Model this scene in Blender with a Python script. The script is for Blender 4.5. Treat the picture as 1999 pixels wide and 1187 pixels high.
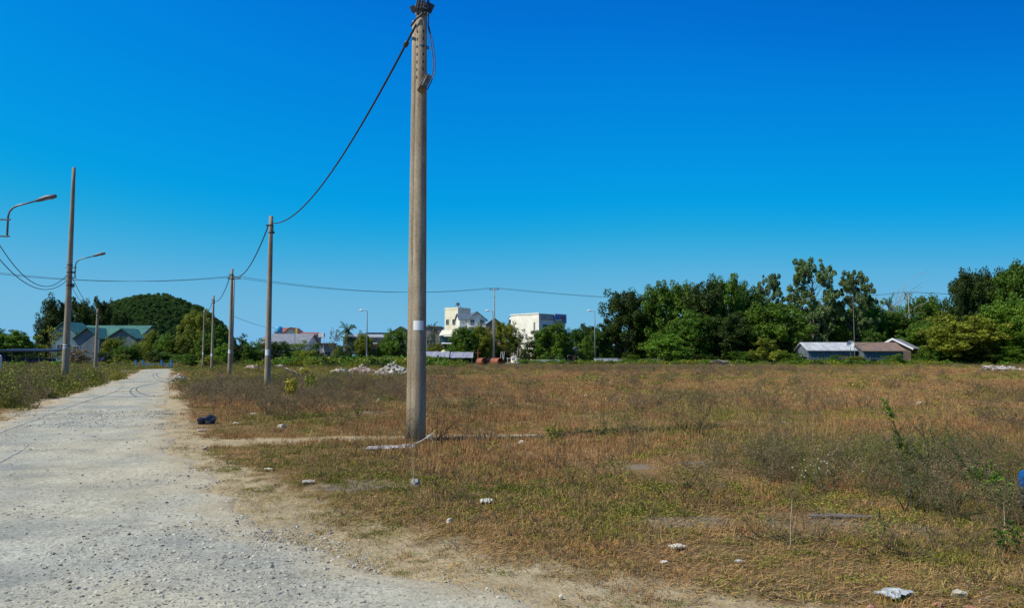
import bpy, bmesh, math, random
import numpy as np
from mathutils import Vector, Matrix
R = math.radians
for o in list(bpy.data.objects): bpy.data.objects.remove(o)
SC = bpy.context.scene
COL = SC.collection

# ------------------------------------------------------------ camera
F = 1450.0; CX, CY = 999.5, 593.5; CAMH = 1.6
PITCH = math.atan(103.5 / F)
cd = bpy.data.cameras.new('camera'); cam = bpy.data.objects.new('camera', cd); COL.objects.link(cam)
cam.location = (0, 0, CAMH); cam.rotation_euler = (math.pi/2 + PITCH, 0, 0)
cd.sensor_width = 36; cd.lens = 36 * F / 1999; cd.clip_start = 0.05; cd.clip_end = 9000
SC.camera = cam
# ------------------------------------------------------------ sky, sun, exposure
SUN_EL = 48; SUN_AZ = math.atan2(-0.94, -0.36)      # direction to the sun: left and slightly behind the camera
w = bpy.data.worlds.new('World'); SC.world = w; w.use_nodes = True
nt = w.node_tree; nt.nodes.clear()
out = nt.nodes.new('ShaderNodeOutputWorld'); bg = nt.nodes.new('ShaderNodeBackground')
sky = nt.nodes.new('ShaderNodeTexSky'); sky.sky_type = 'NISHITA'; sky.sun_disc = False
sky.sun_elevation = R(SUN_EL); sky.sun_rotation = SUN_AZ
sky.air_density = 1.0; sky.dust_density = 0.25; sky.ozone_density = 5.0; sky.altitude = 0
gm = nt.nodes.new('ShaderNodeGamma'); gm.inputs[1].default_value = 1.55
mu = nt.nodes.new('ShaderNodeMix'); mu.data_type = 'RGBA'; mu.blend_type = 'MULTIPLY'; mu.inputs[0].default_value = 1
mu.inputs[7].default_value = (0.24, 0.48, 0.56, 1)
nt.links.new(sky.outputs[0], gm.inputs[0]); nt.links.new(gm.outputs[0], mu.inputs[6])
# film-like response of the photograph: deeper cyan blue aloft, softer at the horizon
s1 = nt.nodes.new('ShaderNodeVectorMath'); s1.operation = 'SCALE'; s1.inputs['Scale'].default_value = .12; nt.links.new(mu.outputs[2], s1.inputs[0])
# the sky deepens away from the sun's side
tcw = nt.nodes.new('ShaderNodeTexCoord'); sx = nt.nodes.new('ShaderNodeSeparateXYZ'); nt.links.new(tcw.outputs['Generated'], sx.inputs[0])
mrw = nt.nodes.new('ShaderNodeMapRange'); mrw.interpolation_type = 'SMOOTHSTEP'; nt.links.new(sx.outputs[0], mrw.inputs[0])
for k, v in ((1, .08), (2, .75), (3, 1.0), (4, .6)): mrw.inputs[k].default_value = v
s3 = nt.nodes.new('ShaderNodeVectorMath'); s3.operation = 'SCALE'; nt.links.new(s1.outputs[0], s3.inputs[0]); nt.links.new(mrw.outputs[0], s3.inputs['Scale'])
cv = nt.nodes.new('ShaderNodeRGBCurve'); nt.links.new(s3.outputs[0], cv.inputs[1])
def lin(v): v /= 255; return v/12.92 if v < .04 else ((v+.055)/1.055)**2.4
for ch, pts in ((0, [(0, 1), (52, 2), (68, 4), (80, 14), (97, 62), (112, 92), (128, 108), (146, 116), (255, 140)]),
                (1, [(0, 40), (90, 100), (103, 111), (115, 126), (130, 139), (143, 148), (162, 159), (189, 171), (223, 181), (255, 187)]),
                (2, [(0, 110), (150, 186), (178, 209), (193, 218), (212, 223), (226, 226), (243, 226), (255, 221)])):
    c = cv.mapping.curves[ch]
    while len(c.points) < len(pts): c.points.new(.5, .5)
    for k, (a, b) in enumerate(pts): c.points[k].location = (lin(a), lin(b))
cv.mapping.extend = 'HORIZONTAL'; cv.mapping.use_clip = True; cv.mapping.update()
s2 = nt.nodes.new('ShaderNodeVectorMath'); s2.operation = 'SCALE'; s2.inputs['Scale'].default_value = 1/.12; nt.links.new(cv.outputs[0], s2.inputs[0])
nt.links.new(s2.outputs[0], bg.inputs[0]); nt.links.new(bg.outputs[0], out.inputs[0])
bg.inputs[1].default_value = 0.12
sl = bpy.data.lights.new('sun', 'SUN'); sl.energy = 5.0; sl.angle = R(0.53); sl.color = (1.0, 0.93, 0.79)
so = bpy.data.objects.new('sun', sl); COL.objects.link(so)
sd = Vector((math.sin(0)*0 + (-0.94)*math.cos(R(SUN_EL)), -0.36*math.cos(R(SUN_EL)), math.sin(R(SUN_EL)))).normalized()
so.rotation_euler = sd.to_track_quat('Z', 'Y').to_euler()
# Nishita: rotation is measured clockwise from +Y
sky.sun_rotation = math.atan2(sd.x, sd.y)
SC.view_settings.view_transform = 'Standard'; SC.view_settings.look = 'None'
SC.view_settings.gamma = 1; SC.view_settings.exposure = 0.0
SC.render.engine = 'CYCLES'; SC.cycles.max_bounces = 6; SC.cycles.transparent_max_bounces = 8

# ------------------------------------------------------------ geometry helpers
cp, sp = math.cos(PITCH), math.sin(PITCH)
def ray(px, py):
    dx = (px - CX) / F; dy = (CY - py) / F
    return (dx, cp - dy*sp, sp + dy*cp)
def G(px, py):                       # point of the level ground seen at a pixel
    d = ray(px, py); t = CAMH / -d[2]
    return (d[0]*t, d[1]*t)
def P(px, py, Y):                    # point at depth Y seen at a pixel
    d = ray(px, py); t = Y / d[1]
    return Vector((d[0]*t, Y, CAMH + d[2]*t))
def Xb(px, Y): return P(px, 700, Y).x
rng = np.random.default_rng(7); random.seed(7)
_tab = np.random.default_rng(3).random((256, 256))
def vnoise(x, y):
    x = np.asarray(x, float); y = np.asarray(y, float)
    xi = np.floor(x).astype(int); yi = np.floor(y).astype(int); xf = x-xi; yf = y-yi
    u = xf*xf*(3-2*xf); v = yf*yf*(3-2*yf)
    a = _tab[xi & 255, yi & 255]; b = _tab[(xi+1) & 255, yi & 255]; c = _tab[xi & 255, (yi+1) & 255]; d = _tab[(xi+1) & 255, (yi+1) & 255]
    return (a*(1-u)+b*u)*(1-v) + (c*(1-u)+d*u)*v
def fbm(x, y, o=4):
    s = 0; a = 0.5; t = 0
    for i in range(o): s = s + a*vnoise(x*2**i + 17.3*i, y*2**i + 5.1*i); t += a; a *= .5
    return s/t
def H(x, y):                         # ground relief
    x = np.asarray(x, float); y = np.asarray(y, float); d = np.sqrt(x*x+y*y)
    return 0.16*(fbm(x/9+50, y/9+50, 2)-.5)*np.clip(1-d/260, 0, 1) + 0.05*(vnoise(x/1.3+9, y/1.3+3)-.5)*np.clip(1-d/40, 0, 1)
def Hf(x, y): return float(H(x, y))

# ------------------------------------------------------------ materials
def nodes(name):
    m = bpy.data.materials.new(name); m.use_nodes = True
    return m, m.node_tree, m.node_tree.nodes['Principled BSDF']
def L(nt, a, b): nt.links.new(a, b)
def ramp(nt, stops, fac=None):
    r = nt.nodes.new('ShaderNodeValToRGB'); e = r.color_ramp.elements
    while len(e) < len(stops): e.new(0.5)
    for i, (p, c) in enumerate(stops): e[i].position = p; e[i].color = (*c, 1) if len(c) == 3 else c
    if fac is not None: L(nt, fac, r.inputs[0])
    return r
def noise(nt, scale, detail=4, rough=.55, vec=None, dist=0):
    n = nt.nodes.new('ShaderNodeTexNoise'); n.inputs['Scale'].default_value = scale; n.inputs['Detail'].default_value = detail
    n.inputs['Roughness'].default_value = rough; n.inputs['Distortion'].default_value = dist
    if vec is not None: L(nt, vec, n.inputs['Vector'])
    return n
def mix(nt, f, a, b, mode='MIX'):
    m = nt.nodes.new('ShaderNodeMix'); m.data_type = 'RGBA'; m.blend_type = mode
    for s, v in ((0, f), (6, a), (7, b)):
        if hasattr(v, 'links'): L(nt, v, m.inputs[s])
        elif isinstance(v, (int, float)): m.inputs[s].default_value = v
        else: m.inputs[s].default_value = (*v, 1)
    return m.outputs[2]
def math_n(nt, op, a, b=0.0, clamp=False):
    m = nt.nodes.new('ShaderNodeMath'); m.operation = op; m.use_clamp = clamp
    for i, v in enumerate((a, b)):
        if hasattr(v, 'links'): L(nt, v, m.inputs[i])
        else: m.inputs[i].default_value = v
    return m.outputs[0]
def bump(nt, bs, h, strength=.4, dist=.02):
    b = nt.nodes.new('ShaderNodeBump'); b.inputs['Strength'].default_value = strength; b.inputs['Distance'].default_value = dist
    L(nt, h, b.inputs['Height']); L(nt, b.outputs[0], bs.inputs['Normal'])
def geopos(nt): return nt.nodes.new('ShaderNodeNewGeometry').outputs['Position']
def objpos(nt): return nt.nodes.new('ShaderNodeTexCoord').outputs['Object']
def attr(nt, name, kind='GEOMETRY'):
    a = nt.nodes.new('ShaderNodeAttribute'); a.attribute_name = name; a.attribute_type = kind; return a
MATS = {}
def simple(name, c1, c2=None, scale=3, rough=.85, bs=.3, bd=.02, metal=0, stretch=None):
    """weathered surface: two tones through a noise, slight bump"""
    if name in MATS: return MATS[name]
    m, nt, b = nodes(name)
    if c2 is None: c2 = tuple(x*.7 for x in c1)
    v = objpos(nt)
    if stretch:
        mp = nt.nodes.new('ShaderNodeMapping'); mp.inputs['Scale'].default_value = stretch; L(nt, v, mp.inputs[0]); v = mp.outputs[0]
    n = noise(nt, scale, 6, .65, v)
    r = ramp(nt, [(.35, c2), (.62, c1)], n.outputs[0]); L(nt, r.outputs[0], b.inputs['Base Color'])
    b.inputs['Roughness'].default_value = rough; b.inputs['Metallic'].default_value = metal
    if bs: bump(nt, b, n.outputs[0], bs, bd)
    MATS[name] = m; return m
def leafmat(name, c1, c2, trans=.33, rough=.55):
    if name in MATS: return MATS[name]
    m, nt, b = nodes(name)
    a = attr(nt, 'tone')
    oi = nt.nodes.new('ShaderNodeObjectInfo')
    r = ramp(nt, [(0.0, c1), (1.0, c2)], a.outputs['Fac'])
    k = math_n(nt, 'MULTIPLY_ADD', oi.outputs['Random'], .4); k.node.inputs[2].default_value = .8
    c = mix(nt, 1.0, r.outputs[0], k, 'MULTIPLY')
    L(nt, c, b.inputs['Base Color']); b.inputs['Roughness'].default_value = rough
    b.inputs['Specular IOR Level'].default_value = .25
    t = nt.nodes.new('ShaderNodeBsdfTranslucent'); L(nt, c, t.inputs[0])
    mx = nt.nodes.new('ShaderNodeMixShader'); mx.inputs[0].default_value = trans
    L(nt, b.outputs[0], mx.inputs[1]); L(nt, t.outputs[0], mx.inputs[2])
    L(nt, mx.outputs[0], nt.nodes['Material Output'].inputs[0])
    MATS[name] = m; return m
def grassmat(name, stops, patch=.12, trans=.15):
    """dry vegetation: colour by large patches of the field, by clump and along the blade"""
    m, nt, b = nodes(name)
    pos = geopos(nt)
    n1 = noise(nt, patch, 4, .6, pos); oi = nt.nodes.new('ShaderNodeObjectInfo')
    tn = attr(nt, 'tone').outputs['Fac']
    s = math_n(nt, 'MULTIPLY_ADD', math_n(nt, 'SUBTRACT', n1.outputs[0], .5), 2.3); s.node.inputs[2].default_value = .32
    s = math_n(nt, 'ADD', s, math_n(nt, 'MULTIPLY', oi.outputs['Random'], .22))
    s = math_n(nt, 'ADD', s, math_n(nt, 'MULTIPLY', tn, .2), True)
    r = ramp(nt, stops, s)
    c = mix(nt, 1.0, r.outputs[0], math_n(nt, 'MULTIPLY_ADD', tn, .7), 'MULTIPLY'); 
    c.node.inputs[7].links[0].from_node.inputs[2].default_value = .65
    L(nt, c, b.inputs['Base Color']); b.inputs['Roughness'].default_value = .7; b.inputs['Specular IOR Level'].default_value = .2
    t = nt.nodes.new('ShaderNodeBsdfTranslucent'); L(nt, c, t.inputs[0])
    mx = nt.nodes.new('ShaderNodeMixShader'); mx.inputs[0].default_value = trans
    L(nt, b.outputs[0], mx.inputs[1]); L(nt, t.outputs[0], mx.inputs[2]); L(nt, mx.outputs[0], nt.nodes['Material Output'].inputs[0])
    return m

LM = {'drygrey': leafmat('leaf_dull', (.09, .10, .035), (.20, .19, .08)), 'green': leafmat('leaf_green', (0.050, 0.116, 0.009), (0.169, 0.281, 0.023)), 'bright': leafmat('leaf_bright', (0.088, 0.183, 0.011), (0.213, 0.366, 0.032)),
      'olive': leafmat('leaf_olive', (0.125, 0.159, 0.013), (0.325, 0.348, 0.036)), 'dark': leafmat('leaf_dark', (0.025, 0.051, 0.008), (0.081, 0.128, 0.016)),
      'grey': leafmat('leaf_greygreen', (.07, .125, .035), (.19, .265, .085)), 'yellow': leafmat('leaf_yellowgreen', (0.250, 0.244, 0.013), (0.600, 0.512, 0.036)),
      'brown': leafmat('leaf_dry', (0.150, 0.110, 0.045), (0.300, 0.207, 0.099)), 'deep': leafmat('leaf_deep', (0.035, 0.091, 0.009), (0.112, 0.207, 0.018))}
# ------------------------------------------------------------ object helpers
def tag(o, label=None, cat=None, group=None, kind=None):
    if label: o['label'] = label
    if cat: o['category'] = cat
    if group: o['group'] = group
    if kind: o['kind'] = kind
    return o
def empty(name, loc, label, cat, group=None, rz=0):
    o = bpy.data.objects.new(name, None); COL.objects.link(o); o.location = loc; o.rotation_euler = (0, 0, rz); o.empty_display_size = .3
    return tag(o, label, cat, group)
class MB:
    def __init__(s): s.v = []; s.f = []
    def add(s, vs, fs):
        n = len(s.v); s.v += [tuple(v) for v in vs]; s.f += [tuple(i+n for i in f) for f in fs]; return s
    def box(s, c, d, rz=0, rx=0, ry=0):
        m = Matrix.Translation(c) @ Matrix.Rotation(rz, 4, 'Z') @ Matrix.Rotation(ry, 4, 'Y') @ Matrix.Rotation(rx, 4, 'X')
        vs = [m @ Vector((x*d[0]/2, y*d[1]/2, z*d[2]/2)) for z in (-1, 1) for y in (-1, 1) for x in (-1, 1)]
        return s.add(vs, [(0, 2, 3, 1), (4, 5, 7, 6), (0, 1, 5, 4), (2, 6, 7, 3), (0, 4, 6, 2), (1, 3, 7, 5)])
    def tube(s, pts, rad, n=8, cap=True):
        pts = [Vector(p) for p in pts]
        if not hasattr(rad, '__len__'): rad = [rad]*len(pts)
        rings = []
        for i, p in enumerate(pts):
            t = (pts[min(i+1, len(pts)-1)] - pts[max(i-1, 0)]).normalized()
            a = t.cross(Vector((0, 0, 1))) if abs(t.z) < .9 else t.cross(Vector((0, 1, 0)))
            a.normalize(); b = t.cross(a)
            rings.append([p + (a*math.cos(2*math.pi*k/n) + b*math.sin(2*math.pi*k/n))*rad[i] for k in range(n)])
        vs = [q for r in rings for q in r]
        fs = [(i*n+k, i*n+(k+1) % n, (i+1)*n+(k+1) % n, (i+1)*n+k) for i in range(len(pts)-1) for k in range(n)]
        if cap: fs += [tuple(range(n-1, -1, -1)), tuple(range((len(pts)-1)*n, len(pts)*n))]
        return s.add(vs, fs)
    def lathe(s, c, prof, n=16):
        vs = [(c[0]+r*math.cos(2*math.pi*k/n), c[1]+r*math.sin(2*math.pi*k/n), c[2]+z) for r, z in prof for k in range(n)]
        fs = [(i*n+k, i*n+(k+1) % n, (i+1)*n+(k+1) % n, (i+1)*n+k) for i in range(len(prof)-1) for k in range(n)]
        fs += [tuple(range(n-1, -1, -1)), tuple(range((len(prof)-1)*n, len(prof)*n))]
        return s.add(vs, fs)
    def prism(s, poly, y0, y1):      # polygon in xz, extruded along y
        n = len(poly)
        vs = [(x, y0, z) for x, z in poly] + [(x, y1, z) for x, z in poly]
        return s.add(vs, [tuple(range(n)), tuple(range(2*n-1, n-1, -1))] + [(i, i+n, (i+1) % n+n, (i+1) % n) for i in range(n)])
    def rock(s, c, r, sq=(1, 1, 1), seed=None, sub=1):
        bm = bmesh.new(); bmesh.ops.create_icosphere(bm, subdivisions=sub, radius=1)
        rr = random.Random(seed if seed is not None else random.random())
        rot = Matrix.Rotation(rr.random()*6.28, 3, 'Z') @ Matrix.Rotation(rr.random()*.6, 3, 'X')
        vs = [Vector(c) + rot @ Vector((v.co.x*sq[0], v.co.y*sq[1], v.co.z*sq[2]))*r*rr.uniform(.72, 1.15) for v in bm.verts]
        fs = [tuple(v.index for v in f.verts) for f in bm.faces]; bm.free()
        return s.add(vs, fs)
    def build(s, name, mat, parent=None, smooth=False, attrs=None):
        me = bpy.data.meshes.new(name); me.from_pydata(s.v, [], s.f); me.update()
        if mat: me.materials.append(mat)
        if smooth: me.polygons.foreach_set('use_smooth', [True]*len(me.polygons))
        o = bpy.data.objects.new(name, me); COL.objects.link(o)
        if parent: o.parent = parent
        return o
def addattr(me, name, vals):
    a = me.attributes.new(name, 'FLOAT', 'POINT'); a.data.foreach_set('value', np.asarray(vals, np.float32))

# ------------------------------------------------------------ road layout (edges in metres, x as a function of depth)
RE = [(-12, 9.0), (-2, 7.0), (1.5, 5.0), (3.4, 2.6)] + [(G(a, b)[1], G(a, b)[0]) for a, b in
     [(1100, 1187), (960, 1150), (700, 1092), (590, 1050), (500, 1005), (440, 960), (385, 915), (350, 880), (335, 850), (328, 815), (325, 780), (327, 760), (333, 742), (335, 730), (332, 722)]]
LE = [(-12, -9.5), (0, -9.0), (8, -9.5)] + [(G(a, b)[1], G(a, b)[0]) for a, b in
     [(-60, 850), (0, 827), (80, 794), (130, 777), (175, 762), (215, 750), (245, 738), (265, 729), (282, 722)]]
RE.sort(); LE.sort()
REy, REx = np.array(RE).T; LEy, LEx = np.array(LE).T
def redge(y): return np.interp(y, REy, REx)
def ledge(y): return np.interp(y, LEy, LEx)
def roadd(x, y):
    """signed metres from the nearest road edge, positive outside"""
    s = .88
    return np.maximum(x - redge(y), ledge(y) - x)*s + np.maximum(y-101, 0)*2
def pathc(x): return np.interp(x, [-8, -5.5, -3.5, -1.7, .5, 2.5], [13.9, 14.0, 14.7, 15.0, 15.4, 15.6])
def pathmask(x, y):
    wd = np.interp(x, [-9, -6, -4, -1.5, 1.2, 1.8], [1.5, .75, .5, .35, .2, 0]) * (.7+.6*fbm(x*1.7, y*1.7, 2))
    return np.clip(1.5 - np.abs(y-pathc(x))/np.maximum(wd, .01), 0, 1) * (x > -9) * (x < 1.8)
BARE = [(G(1060, 888), 1.0, .28), (G(1255, 905), .8, .5), (G(1345, 902), .9, .35), (G(760, 942), 1.0, .5), (G(1650, 1012), .95, .62), (G(740, 806), 1.4, .5), (G(1330, 1015), .7, .25), (G(1900, 1010), .8, .3), (G(560, 862), 1.2, .4), (G(1420, 752), 3, .8), (G(1750, 730), 6, 1.2), (G(600, 732), 6, 1.3)]
def baremask(x, y):
    m = 0
    for (c, a, b) in BARE:
        e = ((x-c[0])/a)**2 + ((y-c[1])/b)**2
        m = np.maximum(m, np.clip(1.0 - e*.8 + 3.2*(fbm(x*2.1, y*2.1, 4)-.5), 0, 1)*(e < 2.2))
    return m
def verge(x, y):
    """1 beside the road, fading into the grass"""
    d = roadd(x, y); wdt = np.where(x > (redge(y)+ledge(y))/2, np.interp(y, [0, 5, 8, 12, 20, 60], [2.5, 2.3, 1.5, .9, .8, 1.5]), np.interp(y, [0, 20, 60], [.6, .9, 1.6]))
    return np.clip(1.15 - d/wdt, 0, 1)

# ---- ground: one sheet, polar grid round the camera, reaching the horizon
def build_ground():
    ang = np.concatenate([np.linspace(-180, -60, 40, endpoint=False), np.linspace(-60, 60, 520, endpoint=False), np.linspace(60, 180, 40, endpoint=False)])
    rad = np.concatenate([[.0], np.geomspace(1.2, 260, 620), np.geomspace(300, 8000, 24)])
    A, Rr = np.meshgrid(np.radians(ang), rad); X = np.sin(A)*Rr; Y = np.cos(A)*Rr
    Z = H(X, Y) - .02*np.clip(-roadd(X, Y)/.4, 0, 1)
    nr, na = X.shape
    me = bpy.data.meshes.new('ground')
    idx = np.arange(nr*na).reshape(nr, na); i2 = np.roll(idx, -1, axis=1)
    q = np.stack([idx[:-1], i2[:-1], i2[1:], idx[1:]], -1).reshape(-1, 4)[:, ::-1]
    me.vertices.add(nr*na); me.vertices.foreach_set('co', np.stack([X, Y, Z], -1).ravel())
    me.loops.add(q.size); me.loops.foreach_set('vertex_index', q.ravel().astype(np.int32))
    me.polygons.add(len(q)); me.polygons.foreach_set('loop_start', (np.arange(len(q))*4).astype(np.int32))
    me.update(calc_edges=True); me.validate()
    me.polygons.foreach_set('use_smooth', [True]*len(me.polygons))
    X = X.ravel(); Y = Y.ravel()
    addattr(me, 'sand', np.maximum(verge(X, Y), pathmask(X, Y)))
    addattr(me, 'bare', baremask(X, Y))
    m, nt, b = nodes('ground_soil'); pos = geopos(nt)
    n1 = noise(nt, .13, 5, .6, pos); n2 = noise(nt, 2.2, 6, .7, pos); n3 = noise(nt, 30, 5, .75, pos)
    base = ramp(nt, [(.3, (.18, .125, .055)), (.45, (.29, .17, .07)), (.55, (.235, .16, .07)), (.7, (.34, .205, .09))], n1.outputs[0]).outputs[0]
    fine = ramp(nt, [(.3, (.45, .45, .42)), (.7, (1.25, 1.2, 1.15))], n3.outputs[0]).outputs[0]
    mid = ramp(nt, [(.3, (.7, .72, .7)), (.7, (1.2, 1.15, 1.1))], n2.outputs[0]).outputs[0]
    c = mix(nt, 1, mix(nt, 1, base, mid, 'MULTIPLY'), fine, 'MULTIPLY')
    sand = ramp(nt, [(.3, (.34, .26, .145)), (.6, (.52, .42, .25))], n2.outputs[0]).outputs[0]
    sand = mix(nt, .5, sand, fine, 'MULTIPLY')
    br = ramp(nt, [(.3, (.19, .15, .105)), (.7, (.33, .27, .2))], n2.outputs[0]).outputs[0]
    br = mix(nt, .6, br, fine, 'MULTIPLY')
    fs = math_n(nt, 'ADD', attr(nt, 'sand').outputs['Fac'], math_n(nt, 'MULTIPLY', math_n(nt, 'SUBTRACT', n2.outputs[0], .5), 1.6))
    fs = ramp(nt, [(.3, (0, 0, 0)), (.75, (1, 1, 1))], fs).outputs[0]
    fb = ramp(nt, [(.1, (0, 0, 0)), (.9, (1, 1, 1))], attr(nt, 'bare').outputs['Fac']).outputs[0]
    c = mix(nt, fs, mix(nt, fb, c, br), sand)
    L(nt, c, b.inputs['Base Color']); b.inputs['Roughness'].default_value = .95; b.inputs['Specular IOR Level'].default_value = .1
    h = math_n(nt, 'ADD', n2.outputs[0], math_n(nt, 'MULTIPLY', n3.outputs[0], .4)); bump(nt, b, h, .8, .06)
    me.materials.append(m)
    o = bpy.data.objects.new('ground', me); COL.objects.link(o); tag(o, kind='structure')
build_ground()

# ---- road: its own sheet with irregular edges
def roadmat():
    m, nt, b = nodes('crushed_stone_road'); pos = geopos(nt)
    n0 = noise(nt, .25, 4, .6, pos); n1 = noise(nt, 1.5, 6, .7, pos, .4); n2 = noise(nt, 22, 5, .8, pos)
    vo = nt.nodes.new('ShaderNodeTexVoronoi'); vo.inputs['Scale'].default_value = 42; L(nt, pos, vo.inputs[0])
    grey = ramp(nt, [(.3, (.30, .295, .24)), (.6, (.45, .44, .35))], n1.outputs[0]).outputs[0]
    tan = ramp(nt, [(.3, (.38, .345, .24)), (.6, (.51, .46, .325))], n1.outputs[0]).outputs[0]
    f = ramp(nt, [(.42, (0, 0, 0)), (.6, (1, 1, 1))], n0.outputs[0]).outputs[0]
    c = mix(nt, f, grey, tan)
    nb = noise(nt, .8, 5, .65, pos); c = mix(nt, .8, c, ramp(nt, [(.38, (.72, .74, .77)), (.55, (1.05, 1.04, 1.02))], nb.outputs[0]).outputs[0], 'MULTIPLY')
    cell = ramp(nt, [(0, (.62, .63, .64)), (.5, (1, 1, 1)), (1, (1.2, 1.18, 1.12))], vo.outputs['Color']).outputs[0]
    cf = ramp(nt, [(.4, (0, 0, 0)), (.6, (1, 1, 1))], n1.outputs[0]).outputs[0]
    c = mix(nt, math_n(nt, 'MULTIPLY', cf, .7), c, mix(nt, 1, c, cell, 'MULTIPLY'))
    sp_ = ramp(nt, [(.36, (.3, .3, .3)), (.47, (.95, .95, .95)), (.7, (1.2, 1.2, 1.2))], n2.outputs[0]).outputs[0]
    c = mix(nt, .9, c, sp_, 'MULTIPLY')
    e = math_n(nt, 'ADD', attr(nt, 'edge').outputs['Fac'], math_n(nt, 'MULTIPLY', math_n(nt, 'SUBTRACT', n1.outputs[0], .5), .9))
    e = ramp(nt, [(.15, (0, 0, 0)), (.7, (1, 1, 1))], e).outputs[0]
    sand = mix(nt, .5, ramp(nt, [(.3, (.36, .30, .19)), (.6, (.48, .405, .265))], n1.outputs[0]).outputs[0], sp_, 'MULTIPLY')
    L(nt, mix(nt, e, sand, c), b.inputs['Base Color']); b.inputs['Roughness'].default_value = .95; b.inputs['Specular IOR Level'].default_value = .15
    h = math_n(nt, 'ADD', math_n(nt, 'MULTIPLY', n2.outputs[0], .5), math_n(nt, 'MULTIPLY', vo.outputs['Distance'], -.25)); bump(nt, b, h, .55, .03)
    return m
def build_road():
    ys = np.concatenate([np.arange(-12, 2, .5), 2*np.exp(np.arange(0, math.log(101/2), .008))])
    us = np.linspace(0, 1, 90)
    V = []; ed = []
    for y in ys:
        l = ledge(y) + (fbm(y*1.4, 3.3, 4)-.5)*.9; r = redge(y) + (fbm(y*1.6, 8.8, 4)-.5)*1.0
        x = l+(r-l)*us; d = np.minimum(x-l, r-x)
        z = H(x, y) + .006 + .0005*abs(y) + .045*(fbm(x*1.5, y*1.5, 3)-.5)*np.clip(1-abs(y)/40, 0, 1)*np.clip(d/.4, 0, 1)
        z = z + .012*np.clip(d/.3, 0, 1) - .03*np.clip(1-d/.12, 0, 1)
        V += list(zip(x, [y]*len(x), z)); ed += list(np.clip(d/1.1, 0, 1))
    n = len(us); Fc = [(i*n+k, i*n+k+1, (i+1)*n+k+1, (i+1)*n+k) for i in range(len(ys)-1) for k in range(n-1)]
    m = MB(); m.v = V; m.f = Fc
    o = m.build('road', roadmat(), smooth=True); addattr(o.data, 'edge', ed); tag(o, kind='structure')
build_road()
def roadz(x, y): return Hf(x, y) + .018 + .0005*abs(y) + .045*(float(fbm(x*1.5, y*1.5, 3))-.5)*max(0, 1-abs(y)/40)
def road_strip(name, px, wd):
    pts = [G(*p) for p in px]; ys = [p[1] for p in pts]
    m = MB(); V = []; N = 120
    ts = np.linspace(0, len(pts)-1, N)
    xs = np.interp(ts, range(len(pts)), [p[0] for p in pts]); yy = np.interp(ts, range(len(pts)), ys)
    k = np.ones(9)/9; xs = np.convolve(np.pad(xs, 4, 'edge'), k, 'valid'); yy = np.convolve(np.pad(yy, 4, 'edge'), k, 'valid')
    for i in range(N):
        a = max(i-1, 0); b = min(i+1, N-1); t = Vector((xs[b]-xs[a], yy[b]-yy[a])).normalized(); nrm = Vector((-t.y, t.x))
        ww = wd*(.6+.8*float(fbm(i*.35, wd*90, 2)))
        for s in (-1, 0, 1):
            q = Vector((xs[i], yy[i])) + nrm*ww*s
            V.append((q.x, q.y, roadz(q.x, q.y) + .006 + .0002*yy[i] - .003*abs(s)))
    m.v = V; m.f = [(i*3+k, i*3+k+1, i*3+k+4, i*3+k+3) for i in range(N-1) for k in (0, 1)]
    o = m.build(name, simple('track_shadow_tone', (.27, .265, .22), (.43, .42, .34), 2.5)); tag(o, kind='structure')  # darker strip colour shared by the wheel mark and the painted wire shadow
road_strip('track_and_wire_shadow', [(-40, 868), (0, 850), (60, 826), (130, 799), (185, 783), (225, 768), (240, 757)], .028)  # long line: shadow of the lamp pole wires, painted as a darker strip
road_strip('track_and_wire_shadow', [(-30, 915), (0, 905), (35, 885), (55, 872)], .02)

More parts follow.
